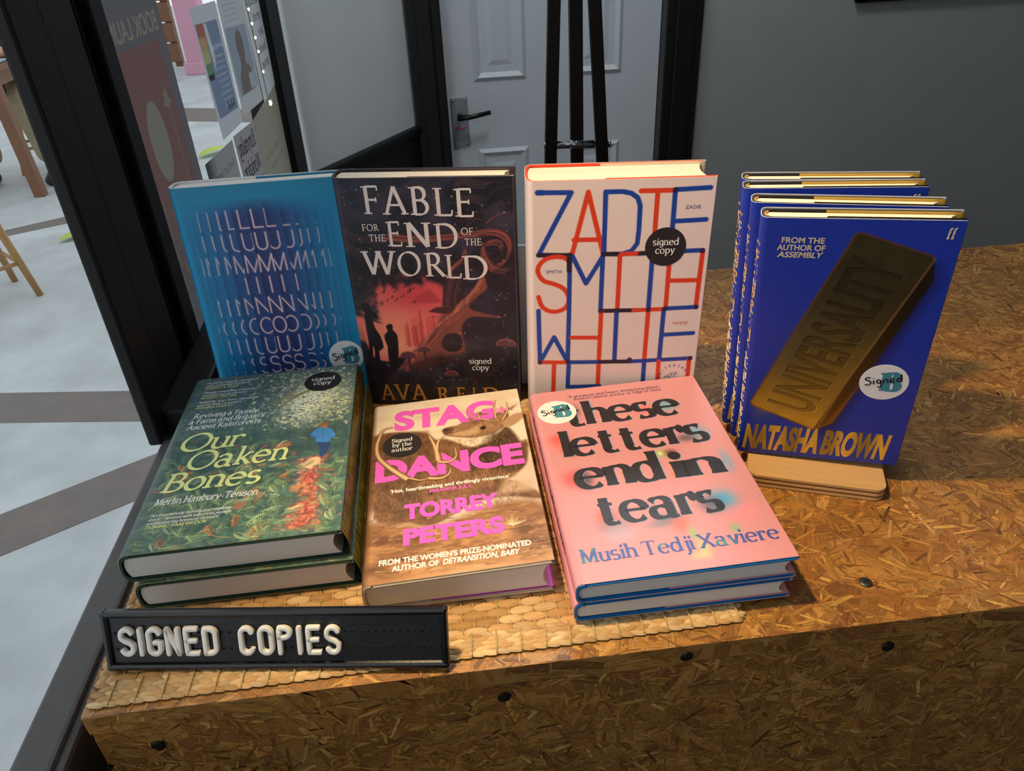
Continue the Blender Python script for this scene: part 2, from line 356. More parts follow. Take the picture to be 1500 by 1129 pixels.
def smooth_line(pts, n=6):
    p = np.asarray(pts, float); q = np.concatenate([[2*p[0]-p[1]], p, [2*p[-1]-p[-2]]]); out = []
    for i in range(1, len(q)-2):
        for t in np.linspace(0, 1, n, endpoint=False):
            out.append(.5*((2*q[i])+(-q[i-1]+q[i+1])*t+(2*q[i-1]-5*q[i]+4*q[i+1]-q[i+2])*t*t+(-q[i-1]+3*q[i]-3*q[i+1]+q[i+2])*t**3))
    return np.array(out+[p[-1]])

# ------------------------------------------------------------------ book builder
PAPER = print_mat('jacket_print', 0.38, 0.0, 0.45)
MATTE = print_mat('matte_print', 0.55)
def page_mat(name, col):
    if name in MATS: return MATS[name]
    m = mat(name, col, 0.85, spec=0.2); n = m.node_tree.nodes; l = m.node_tree.links; p = n['Principled BSDF']
    tc = n.new('ShaderNodeTexCoord'); mp = n.new('ShaderNodeMapping'); mp.inputs['Scale'].default_value = (6, 6, 2600)
    nz = n.new('ShaderNodeTexNoise'); nz.inputs['Scale'].default_value = 1.0; nz.inputs['Detail'].default_value = 3
    mr = n.new('ShaderNodeMapRange'); mr.inputs[1].default_value = .3; mr.inputs[2].default_value = .7; mr.inputs[3].default_value = .80; mr.inputs[4].default_value = 1.06
    mx = n.new('ShaderNodeMix'); mx.data_type = 'RGBA'; mx.blend_type = 'MULTIPLY'; mx.inputs[0].default_value = 1; mx.inputs[6].default_value = lin4(col)
    l.new(tc.outputs['Object'], mp.inputs[0]); l.new(mp.outputs[0], nz.inputs['Vector']); l.new(nz.outputs[0], mr.inputs[0]); l.new(mr.outputs[0], mx.inputs[7]); l.new(mx.outputs[2], p.inputs['Base Color'])
    return m

def sticker_mesh(kind, x, y, M, r=17.0):
    """round sticker laid on the cover (own mesh, lettering inside it)"""
    mb = MB(); a = np.linspace(0, 2*math.pi, 49)[:-1]
    def disc(r, off, col):
        P = M(x+r*np.cos(a), y+r*np.sin(a), off); Q = M(x+r*.999*np.cos(a), y+r*.999*np.sin(a), .00002)
        mb.add(np.concatenate([P, Q]), [list(range(48))]+[[i+48, (i+1) % 48+48, (i+1) % 48, i] for i in range(48)], 0, col)
    if kind == 'b':
        disc(r, .00022, (236, 236, 238))
        teal = (58, 138, 160)
        o = .00032
        # slab-serif initial: stem, two bowls, serifs
        put(mb, serif('B', thick=.26, thin=.07, nib=0, sl=.07), M, x-2.4, y-8.2, 17.5, 15.5, col=teal, off=o, rot=.05)
        ink = (22, 22, 26); xx = x-12.5; yy = y-4.2
        def pen(pts, w=1.25):
            p = smooth_line(pts, 5); d = np.gradient(p, axis=0); d /= np.linalg.norm(d, axis=1)[:, None]+1e-9; n_ = np.stack([-d[:, 1], d[:, 0]], 1)*w/2
            A = np.concatenate([p+n_, p-n_]); k = len(p); c_, s_ = math.cos(.22), math.sin(.22)
            X = A[:, 0]*.98; Y = A[:, 1]*.95
            mb.add(M(xx+c_*X-s_*Y, yy+s_*X+c_*Y, .00042), [[i, i+1, k+i+1, k+i] for i in range(k-1)], 0, ink)
        pen([(4.5, 7.2), (2.2, 8.2), (.8, 6.4), (3.4, 4.4), (4.4, 2.2), (2.2, .3), (0, 1.4)])
        pen([(6.4, 4.6), (6.2, .6)]); pen([(6.5, 6.2), (6.7, 6.9)])
        pen([(11.2, 4.4), (9.2, 4.8), (8.6, 2.2), (10.6, 1.2), (11.3, 4.2), (11.4, -1), (10.2, -3.2), (8.6, -2)])
        pen([(13.2, 4.6), (13.2, .8)]); pen([(13.3, 3.4), (15, 4.8), (16, 3.2), (16.1, .6)])
        pen([(18, 2.6), (20.2, 3.2), (19.8, 4.8), (18.2, 4.2), (17.9, 1.8), (19.4, .6), (21, 1.2)])
        pen([(25.2, 3.6), (23.4, 4.6), (22.6, 2), (24.2, .8), (25.3, 3), (25.8, 8.4), (25.6, .6)])
    else:
        disc(r, .00022, (33, 29, 31))
        lines = {'sc': ['signed', 'copy'], 'sa': ['Signed', 'by the', 'author']}[kind]
        wmm = {'signed': 21.5, 'copy': 16.5, 'Signed': 18, 'by the': 17, 'author': 18}
        dy = 7.4 if kind == 'sc' else 6.6; y0 = y+(len(lines)-1)*dy/2-2.0
        for i, t in enumerate(lines):
            put(mb, serif(t, .095, .04, 15, .05), M, x, y0-i*dy, 6.0 if kind == 'sc' else 5.0, wmm[t], align='c', col=(238, 238, 236), off=.00034)
    return mb

def make_book(name, w, d, t, pose, case_col, pages_col, canvas, letters=None, flap_front=(235, 235, 235), flap_back=None, spine_col=None, back_col=None,
              inner_col=(238, 238, 238), flare=(0, 0), shear=0.0, stickers=(), r=.006, board=.0024, jm=.0012, flap_w=.088, spine_letters=None, wrap=None, head=0.0, mm=1.0):
    """hardback lying along local x (spine to fore-edge), y (foot to head), z (thickness); front cover on top"""
    flap_back = flap_back or flap_front
    root = empty(name, pose)
    fa, fb = flare
    def df(P):
        P = np.array(P, float).reshape(-1, 3); x, y, z = P[:, 0], P[:, 1], P[:, 2]; k = z/t
        return np.stack([x+shear*(1-k)*np.clip(x/w*3, 0, 1), y, z+k*(fa*x/w+fb*y/d)], 1)
    def surf(X, Y, off): # mm on the front cover
        X = np.asarray(X)*mm/1000; Y = np.asarray(Y)*mm/1000
        return df(np.stack([X, Y, np.zeros(X.shape)+t+off], 1))
    # spine profile
    th = np.linspace(0, math.pi, 15); e = .62
    sx = r-r*1.0*np.sin(th)**.75; sz = t/2+t/2*np.sign(np.cos(th))*np.abs(np.cos(th))**e
    # boards and spine of the case
    cb = MB(); g = .0006
    for z0, z1 in ((g, g+board), (t-g-board, t-g)):
        b = bmesh.new(); bmesh.ops.create_cube(b, size=1)
        for v in b.verts: v.co = Vector((r+.001+(v.co.x+.5)*(w-.0012-r-.001), .0003+(v.co.y+.5)*(d-.0006), z0+(v.co.z+.5)*(z1-z0)))
        bmesh.ops.bevel(b, geom=list(b.edges), offset=.0008, segments=2, affect='EDGES')
        V = df([v.co[:] for v in b.verts]); b.verts.index_update()
        cb.add(V, [[v.index for v in f.verts] for f in b.faces], 0, case_col); b.free()
    yy = np.array([.0003, d-.0003]); k = len(sx)
    so = np.stack([sx+g, sz*(1-2*g/t)+g], 1); si = np.stack([np.minimum(sx+.0022, r+.002), t/2+(sz-t/2)*(1-2*.0026/t)], 1)
    for A in (so, si):
        cb.grid(np.stack([df(np.stack([A[:, 0], np.full(k, y), A[:, 1]], 1)) for y in yy]), 0, np.tile(case_col, (2, k, 1)))
    for y in yy:
        cb.grid(np.stack([df(np.stack([A[:, 0], np.full(k, y), A[:, 1]], 1)) for A in (so, si)]), 0, np.tile(case_col, (2, k, 1)))
    cb.build('hard_cover', [mat('case_'+name+'_%d_%d_%d' % tuple(case_col), case_col, .45, var=.06, scale=300)], root)
    # page block
    pb = MB(); z0 = board+g+.0009; z1 = t-z0; zz = np.linspace(0, 1, 9); bul = (zz-.5)*2
    sp = r*.35+.0022*(bul**2); fe = w-.0045-.0035*(1-bul**2)
    prof = [(sp[i], z0+(z1-z0)*zz[i]) for i in range(9)]+[(fe[i], z0+(z1-z0)*zz[i]) for i in range(8, -1, -1)]
    y0, y1 = .0019, d-.0019; n = len(prof)
    A = df([(x, y0, z) for x, z in prof]); B = df([(x, y1, z) for x, z in prof])
    F = [[i, n-1-i, n-2-i, i+1] for i in range(8)]
    pb.add(np.concatenate([A, B]), F+[[n+i for i in q][::-1] for q in F]+[[i, (i+1) % n, n+(i+1) % n, n+i] for i in range(n)], 0, pages_col)
    pb.build('page_block', [page_mat('pages_%d_%d_%d' % tuple(pages_col), pages_col)], root)
    if head:   # sewn head band at the spine end of the pages
        hb = MB(); hb.tube(df([(sp[i]+.0008, d-.0014, z0+(z1-z0)*zz[i]) for i in range(9)]), .0009, 0, 8)
        hb.build('head_band', [mat('head_band_gold', (196, 150, 70), .6)], root)
    # jacket: outer skin follows front cover, spine, back cover; flaps fold inside the boards
    jb = MB(); ys = canvas.y/1000; ny = len(ys); ys = jm+(ys-ys[0])/(ys[-1]-ys[0])*(d-jm)
    xs = canvas.x*mm/1000
    def sheet(X, Z, cols, flip=False, ysub=None):
        yv = ys if ysub is None else ysub; m = len(X)
        P = np.stack([np.tile(X, (len(yv), 1)), np.tile(yv[:, None], (1, m)), np.tile(Z, (len(yv), 1))], -1)
        jb.grid(df(P).reshape(len(yv), m, 3), 0, cols, flip=flip)
    sheet(xs, np.full(len(xs), t), canvas.c, flip=True)
    edge = canvas.c[:, 0]; sc = edge if spine_col is None else np.tile(np.array(spine_col, float), (ny, 1))
    bl = np.linspace(0, 1, k)[None, :, None]**.5
    bl = np.clip(np.linspace(0, 4, k), 0, 1)[None, :, None]
    sheet(sx, sz, edge[:, None]*(1-bl)+sc[:, None]*bl, flip=False)
    y2 = np.array([jm, d]); bc = canvas.c[:, 0].mean(0) if back_col is None else np.array(back_col, float)
    t2 = lambda c, m: np.tile(np.array(c, float), (2, m, 1))
    sheet(np.array([r, w]), np.zeros(2), t2(bc, 2), ysub=y2)
    th2 = .0004
    sheet(np.array([r, w]), np.full(2, th2), t2(inner_col, 2), flip=True, ysub=y2)
    sheet(np.array([r, w]), np.full(2, t-th2), t2(inner_col, 2), ysub=y2)
    sheet(sx+th2, t/2+(sz-t/2)*(1-2*th2/t), t2(inner_col, k), ysub=y2)
    # turn-ins round the fore-edge and the two flaps
    for front, fc in ((True, flap_front), (False, flap_back)):
        zo = t if front else 0; zi = t-g-board-.0004 if front else g+board+.0004; s_ = 1 if front else -1
        X = np.array([w, w+.0006, w+.0006, w, w-.002, w-flap_w]); Z = np.array([zo, zo-s_*.0008, zi+s_*.0006, zi, zi, zi])
        ec = canvas.c[:, -1].mean(0) if front else bc
        cols = np.stack([np.tile(ec, (2, 1))]*3+[np.tile(np.array(fc, float), (2, 1))]*3, 1)
        sheet(X, Z, cols, ysub=y2)
        sheet(X-np.array([.0003, .0003, .0003, 0, 0, 0]), Z+s_*np.array([0, 0, 0, .0003, .0003, .0003]), cols, ysub=y2)
    # thin paper edges at head and foot
    for y in y2:
        X = np.concatenate([[w], sx, [w]]); Z = np.concatenate([[t], sz, [0]]); X2 = np.concatenate([[w], sx+th2, [w]]); Z2 = np.concatenate([[t-th2], t/2+(sz-t/2)*(1-2*th2/t), [th2]])
        m = len(X); P = np.stack([np.stack([X, np.full(m, y), Z], 1), np.stack([X2, np.full(m, y), Z2], 1)])
        jb.grid(df(P).reshape(2, m, 3), 0, np.tile(np.array(inner_col, float), (2, m, 1)))
    if wrap:   # loose jacket edge hanging down the fore-edge
        rs_ = np.random.RandomState(7); m = 7; yv = np.linspace(jm, d, 150); Zs = np.linspace(t-.0006, .0028, m); Xs = w+.0006+.0016*np.sin(np.linspace(0, math.pi, m))
        P = np.stack([np.tile(Xs, (150, 1)), np.tile(yv[:, None], (1, m)), np.tile(Zs, (150, 1))], -1)
        pal_ = np.array(wrap, float)
        for o_, fl_ in ((0, False), (.0004, True)):
            cols = pal_[rs_.randint(0, len(pal_), (150, m))]; Q = P.copy(); Q[..., 0] += o_; jb.grid(df(Q).reshape(150, m, 3), 0, cols, flip=fl_)
    if letters: letters(jb, surf)
    if spine_letters:
        al = np.concatenate([[0], np.cumsum(np.hypot(np.diff(sx), np.diff(sz)))])*1000
        def spine(S_, Y, off):   # S_ mm from the front joint round the spine
            S_ = np.asarray(S_); X = np.interp(S_, al, sx); Z = np.interp(S_, al, sz)
            dx = np.gradient(sx)/(np.hypot(np.gradient(sx), np.gradient(sz))+1e-9); dz = np.gradient(sz)/(np.hypot(np.gradient(sx), np.gradient(sz))+1e-9)
            nx = np.interp(S_, al, dz); nz = np.interp(S_, al, -dx)
            return df(np.stack([X+nx*off, np.asarray(Y)/1000, Z+nz*off], 1))
        spine_letters(jb, lambda X, Y, off: spine(X, Y, off), al[-1])
    jk = jb.build('dust_jacket', [PAPER], root)
    for kind, x, y in stickers:
        o = sticker_mesh(kind, x, y, surf).build('sticker', [MATTE], root)
        o['label'] = 'white sticker with a teal initial and handwritten Signed' if kind == 'b' else 'round black sticker with white lettering'
    return root

def flat_pose(x, y, yaw, z, tx=0.0, ty=0.0):
    c, s = math.cos(yaw), math.sin(yaw); ex = Vector((c, s, tx)).normalized(); ey = Vector((-s, c, ty)); ey = (ey-ex*ey.dot(ex)).normalized()
    return frame((x, y, z), ex, ey, ex.cross(ey))
def stand_pose(x, y, yaw, lean, ro, z, t):
    c, s = math.cos(yaw), math.sin(yaw); back = Vector((-s, c, 0)); rr = Vector((c, s, 0)); up = math.cos(lean)*Vector((0, 0, 1))+math.sin(lean)*back
    ex = math.cos(ro)*rr+math.sin(ro)*up; ey = -math.sin(ro)*rr+math.cos(ro)*up; ez = ex.cross(ey)
    return frame(Vector((x, y, z))-ez*t, ex, ey, ez)

STEP = 0.6
WT_STROKES=[('b',[(9.8,219.4),(36.8,218.7),(10.3,165.7),(36.5,165)]),('r',[(38.4,165.9),(50.4,218.8),(64.3,165.2)]),('r',[(39.7,178.5),(61.5,178.2)]),('b',[(77.4,218.5),(64.3,218.5),(64.9,165.2),(80.2,165.1),(87.7,167.4),(92.1,173.9),(92.7,184.9),(92.5,206.3),(90.2,213),(84.8,216.9),(77.4,218.5)]),('r',[(92.6,218.6),(119.5,218.4)]),('r',[(105.8,218.2),(105.9,184.5),(106.1,164.4)]),('b',[(147.6,219.8),(119.8,218.8),(120.3,166)]),('b',[(121.4,192.4),(146.9,193.2)]),('k',[(91.7,164.8),(107,165.2)]),('r',[(78.3,164.6),(91.7,165)]),('k',[(10.3,165.7),(36.5,165)]),('k',[(64.9,165.2),(76.4,164.8)]),('b',[(120.3,166),(147,166.3)]),('r',[(147.1,165.3),(146.7,113.4)]),('r',[(120,165),(120.5,112.6)]),('r',[(121.6,139.2),(147,139.1)]),('r',[(36.6,158.1),(33.3,162),(27.5,163.8),(19.9,163.2),(13.5,159.8),(9.8,153.7),(10.7,147.3),(15,141.9),(22.8,139.1),(30.7,135),(35.3,128.3),(36,121.7),(32.9,115.6),(25.9,112.5),(18.9,113.3),(12.9,118),(10,126.9)]),('b',[(36.5,164.3),(36.5,112.8),(36,61.5)]),('b',[(38.5,164.3),(50.6,138.7),(64,163.1)]),('b',[(64,163.1),(63.9,112)]),('r',[(78.4,163.1),(78.5,112.7)]),('b',[(105.5,164.4),(105.5,111.9)]),('k',[(63.9,112),(92.9,111.8)]),('r',[(92.9,111.8),(118.9,112.2)]),('b',[(119.7,112.6),(146.7,113.4)]),('b',[(9.9,113.6),(10.9,61.1),(23.6,86.9),(35.5,61.5)]),('r',[(64.5,112),(64.1,32.1)]),('r',[(38.9,86),(63.9,85.2)]),('b',[(78,111.6),(78.3,60.7)]),('r',[(105.6,110.8),(105.4,60.2)]),('b',[(119,111.5),(118.9,60.3)]),('b',[(120,86.4),(146.8,87.5)]),('r',[(10.9,61.1),(34.7,60.3)]),('b',[(36.6,60.3),(65.8,59.9)]),('k',[(65.8,59.9),(94,59.6)]),('b',[(94,59.6),(146.9,61.4)]),('r',[(23.7,59.5),(22.9,23.1)]),('b',[(37,59.1),(36.3,33.7),(65.7,33.8)]),('r',[(118.6,59.1),(119.2,24.1)]),('r',[(146,60.7),(146.9,23.2)]),('b',[(105.5,59.5),(105.7,24.5)]),('k',[(35.8,164.4),(36,150.8)])]
FABLE={'red':[(17.6,141.9),(87.8,141.4),(83.9,109.2),(81.8,98.5),(68.2,79.4),(43.8,55.3),(14.4,48),(4.1,86.5),(5.4,102.9),(21.8,126.6)],'skull':[(30.6,38.4),(54.2,61),(68.2,79.4),(82.7,94.5),(81.9,99.9),(93.3,109.2),(100.4,111.8),(106.8,119.6),(117.8,129.8),(122.9,139.9),(124.8,133.6),(124.5,127.2),(111.1,115.6),(108.3,107.8),(122,102.4),(138.1,98.3),(124.1,98.3),(107.7,98.4),(100,89),(99.5,82.1),(100.8,66.7),(96.7,59.6),(85.6,58.1),(80,49.4),(67.2,43.6),(49.5,40.6),(41.7,37.6),(39.9,43.6)],'horn':[(70,104.6),(78.1,109.2),(87.4,109.2),(95.6,109.1),(89.2,102.5),(81,102.6)],'horn2':[(87.6,138.9),(103.7,141.3),(102.8,111.7),(96.8,109.1),(87.5,109.9),(84.2,111.8)],'eye':[(81,75.2),(85,80),(92.3,81.4),(98,77.9),(99.2,69.5),(95.7,62.4),(88.2,60.3),(81.2,63.9),(79.3,69.6)],'f1':[(9.8,112.9),(14.1,114.2),(19.2,108.2),(22.9,96.1),(16.9,100.2),(17.3,94.7),(18.5,86.5),(22.2,78.1),(23.6,65.4),(18.7,61.1),(18,46.5),(13.2,48),(14.4,61.1),(13.4,66.8),(10.7,48),(7.6,52.4),(9.7,66.8),(9.7,83.7),(9.9,97.5),(10.9,104.2),(8.5,108.3)],'f2':[(28.5,89.2),(32.5,91.9),(35.2,89.9),(34.6,85.1),(38.1,79.5),(37.8,66.8),(36.2,53.8),(32,49.5),(26.6,50.9),(27.4,66.8),(25.5,75.3),(26.8,80.9),(29.5,83)],'pyr':[(52.8,114),(72.6,127.8),(85.5,113.8)],'grass':[(1.4,76.8),(7.7,69.7),(11.8,55.3),(25.8,49.5),(38.9,55.3),(43.4,52.4),(31.8,37.6),(21,31.6),(3.4,31.6),(1.8,46.5)]}
TENT=[[(117.4,181.1),(134.3,183.2),(144.6,177.5),(147.3,166),(141.6,154.4),(131.6,148.6),(143.4,145)],[(105,226.6),(112.3,228.6),(120.1,225.4),(130.2,224.2)],[(105,211.9),(117.3,212.8),(128.4,209.5)],[(-2,192.6),(5.2,184.7),(17,177.7),(40.4,176.3)],[(2.8,176.7),(8.9,167.4),(18.6,159.1)],[(131.6,148.6),(125.6,158.1),(124.1,168.6),(129.6,173.1),(138.1,173),(141,167.2)],[(87.6,128.4),(93.4,145.4),(105.2,157.1),(106.9,166.4)],[(40.7,178.6),(70.3,176),(113.1,180.1),(129.1,183.2)]]
STAG={'body':[(0.1,166.2),(4.3,175.8),(17,177.6),(35.3,175.1),(49.9,170.3),(58.6,157.8),(67.6,157.3),(88,141.1),(115.4,132.2),(136.1,142.1),(132.4,114.6),(123.8,100.4),(112.8,92.4),(122.3,87.8),(136.6,72.4),(137.2,65),(112.3,72.6),(91.2,72.1),(76.3,65.7),(53.6,52),(35,57.9),(11.4,62.7),(3.8,95)],'neck':[(78.3,140.3),(88,141.1),(106.2,145.8),(118.8,164),(125.3,156.5),(131.5,134.4),(133.2,119.9),(127.8,104.8),(112,100.3),(94.1,106.7),(79.2,112.5)],'head':[(67.4,161.8),(71.6,165.4),(82.4,164.5),(92.1,173.1),(99.7,176.1),(112.6,174.8),(122.9,167.8),(119.3,151.8),(105.6,140.1),(87.9,139.7),(81.1,142.6),(74.4,149.9),(69.2,154)],'muzzle':[(67.4,161.8),(71.6,165.4),(78.7,163.8),(80.1,156),(74.4,149.9),(69.2,154)],'eye':[(97.2,167.4),(101,169.6),(102.9,166.1),(99.6,163.7)],'ear':[(116.8,170.7),(128.1,180.8),(138.5,181.7),(136.6,174.1),(126.1,163.9),(119,165.5)],'ground':[(0.3,64.9),(35,55.7),(53.5,47.6),(82.3,59.8),(106.8,66.5),(139.2,57.5),(136.6,2),(78.4,5.3),(2.6,0.5)],'head2':[(8.8,93.9),(18.4,107.1),(28.4,112.7),(40.1,105.1),(45,93.9),(46.3,76.5),(53.8,56.4),(47.4,53.2),(38.1,57.3),(19.1,72.6)],'fl':[(122.1,177.4)]}
ANT=[[(33.5,110.4),(24.9,120.1),(16.2,131.4),(8.9,144),(6.7,158.9),(8.9,173.3),(12.3,183.3),(20.6,185.5)],[(15.3,132.9),(10.8,139.4)],[(59.4,129),(58.1,141.9),(55.8,154),(52.5,165.1)],[(58.1,141.9),(60.3,155.9),(66,162.1)],[(59.4,127.6),(67.9,125.8),(74.3,131.3),(74.1,144.1)],[(50.3,108.1),(60.3,106),(67.2,109.8),(69.2,117.3)],[(107.1,176),(98.3,181.2),(91.3,187.6),(89.2,197.9)],[(98.3,181.2),(97.2,191.2)],[(112.9,177.9),(112.6,194.2),(114.8,207.1)],[(118,173.6),(124.2,188.2),(124.7,201.4)],[(35.1,111.3),(43.5,106.9),(51.9,107.8)]]
OAK={'path':[(133.3,91.7),(129.5,74.4),(121.7,64.3),(118,51.1),(121.3,37.2),(111.4,23.7),(111.5,10.2),(140.7,5.8),(134.4,22.1),(133.2,35.1),(128.4,49.3),(130.8,59.9),(138.8,78.6),(138.5,93.8)],'torso':[(119.6,122.4),(123.3,129.8),(127.8,132.3),(134.6,131),(139.5,124.3),(141,116.4),(137.7,115.7),(136.3,110.1),(125.9,112),(125,117.1)],'legs':[(125.7,113.7),(136.7,111.6),(137.1,100.4),(134.2,91.6),(130.6,90.7),(129.6,101.7)],'head':[(128.4,132.2),(127.7,137.8),(130.1,138.8),(132.8,136.5),(133.2,131.3)],'dog':[(114.9,78.6),(119.5,85.1),(122.7,89.1),(127.9,91.2),(131.8,87.4),(130.6,81.6),(127.4,77.8),(125,75.3),(120.2,78.5)],'glade':[(70.1,186.2),(93.1,213.6),(132.7,193.6),(150.2,214.8),(149.7,186.2),(115.9,155),(105.6,142.7),(94.3,155.5),(100.1,172.8),(83.5,191.3)],'branch':[(69.4,190.2),(88.2,202.3),(102.9,220)],'branch2':[(79.9,188.2),(97.2,196.6),(111.1,201.8),(129.1,186.3)]}
UNI={'face':[(61,212.3),(62.9,213.8),(65.6,213.7),(110.1,197.8),(112.4,195.2),(112.4,191.9),(60.7,34.7),(57.7,32.3),(8.3,54.3),(6.9,57.3)],'side':[(112.4,195.2),(114.8,180.7),(114.4,176),(71.4,41.5),(59.9,32.6),(58.1,34.3)],'edge':[(111,193.4),(74.1,83.1),(58.9,36.7)]}


def hsv_mix(a, b, k): return np.array(a)*(1-k)+np.array(b)*k

# --- teal book with sliced thin capitals
def art_teal(w, d):
    C = Canvas(6, w, 13.5, d, .5, (14, 152, 202)); X, Y = C.X, C.Y
    C.tint(np.clip((Y-190)/36, 0, 1)*.55, (24, 130, 160)); C.tint(np.clip((18-Y)/18, 0, 1), (12, 104, 140))
    cols = [-57.9, -53, -45.6, -36.2, -26, -14.6, 0, 14.4, 28, 36.7, 45.2, 53.6, 59]; cx = 69.5
    top = np.clip((213-Y)/16, 0, 1)*np.clip((Y-12)/30, 0, 1)
    C.tint(np.exp(-((X-cx)/44)**2*1.0)*top*.92, (40, 62, 132))
    C.tint(np.exp(-((X-cx)/20)**2)*top*.45, (44, 44, 104))
    bounds = [cols[0]-3]+[(a+b)/2 for a, b in zip(cols, cols[1:])]+[cols[-1]+3]
    for i, b in enumerate(bounds):
        wdt = 5.5 if 3 < i < 11 else 3.5; dx = X-cx-b; fade = np.clip((212-abs(b)*.22-Y)/12, 0, 1)*np.clip(1.15-abs(b)/75, 0, 1)
        m = (dx > 0)*np.exp(-np.clip(dx, 0, 50)/wdt*1.6)*fade; C.tint(m*.62, (26, 30, 76))
        m = (dx < 0)*np.exp(np.clip(dx, -50, 0)/2.5)*fade; C.tint(m*.22, (30, 140, 200))
    rows = [('L', 186.5, 202.5, 7.6), ('U', 166, 181.5, 9), ('M', 145.5, 161.3, 12.6), ('I', 125, 140.3, 1), ('N', 104.8, 120.5, 10), ('O', 84.3, 100.2, 11.5), ('U', 63.4, 79.7, 9), ('S', 43, 59.6, 9.5), ('S', 22, 38, 9.5)]
    def glyph(ch, w_):
        h_ = w_/2
        if ch == 'L': return [[(-h_, 1), (-h_, 0), (h_, 0)]]
        if ch == 'I': return [[(0, 0), (0, 1)]]
        if ch == 'M': return [[(-h_, 0), (-h_+.6, 1), (0, 0), (h_-.6, 1), (h_, 0)]]
        if ch == 'N': return [[(-h_, 0), (-h_, 1), (h_, 0), (h_, 1)]]
        if ch == 'O': return [[(h_*math.cos(a), .5+.5*math.sin(a)) for a in np.linspace(0, 2*math.pi, 25)]]
        if ch == 'U': return [[(-h_, 1), (-h_, .33)]+[(-h_*math.cos(a), .3-.3*math.sin(a)) for a in np.linspace(0, math.pi, 13)]+[(h_, .33), (h_, 1)]]
        if ch == 'S': return [[(h_*.85*math.cos(a), .76+.24*math.sin(a)) for a in np.radians(np.linspace(30, 260, 14))]+[(h_*math.cos(a), .26+.26*math.sin(a)) for a in np.radians(np.linspace(80, -150, 14))]]
    for ch, y0, y1, gw in rows:
        for i, c in enumerate(cols):
            k = i-6; lo, hi = cx+bounds[i], cx+bounds[i+1]; i0, i1 = np.searchsorted(C.x, [lo, hi]); j0, j1 = np.searchsorted(C.y, [y0-2, y1+2])
            sl = (slice(j0, j1), slice(i0, i1)); up = (7, 3.5, .9, -2., -4.1, -4.35, -5.5)[abs(k)]; xx = C.X[sl]-cx-c+(0 if k == 0 else math.copysign((hi-lo)/2-up, k)); y_ = C.Y[sl]; dist = np.full(xx.shape, 99.)
            for pl in glyph(ch, gw):
                p = np.array(pl, float); p[:, 1] = y0+p[:, 1]*(y1-y0)
                for a, b in zip(p, p[1:]): dist = np.minimum(dist, Canvas._seg(xx, y_, a, b)[0])
            fade = max(.35, 1-abs(k)*.08)
            C._mix(sl, .38*fade*np.exp(-(dist/1.3)**2), (206, 130, 170)); C._mix(sl, fade*np.clip(1.35-dist/.7, 0, 1), (250, 222, 222))
    C.x = C.x*1.033; return C

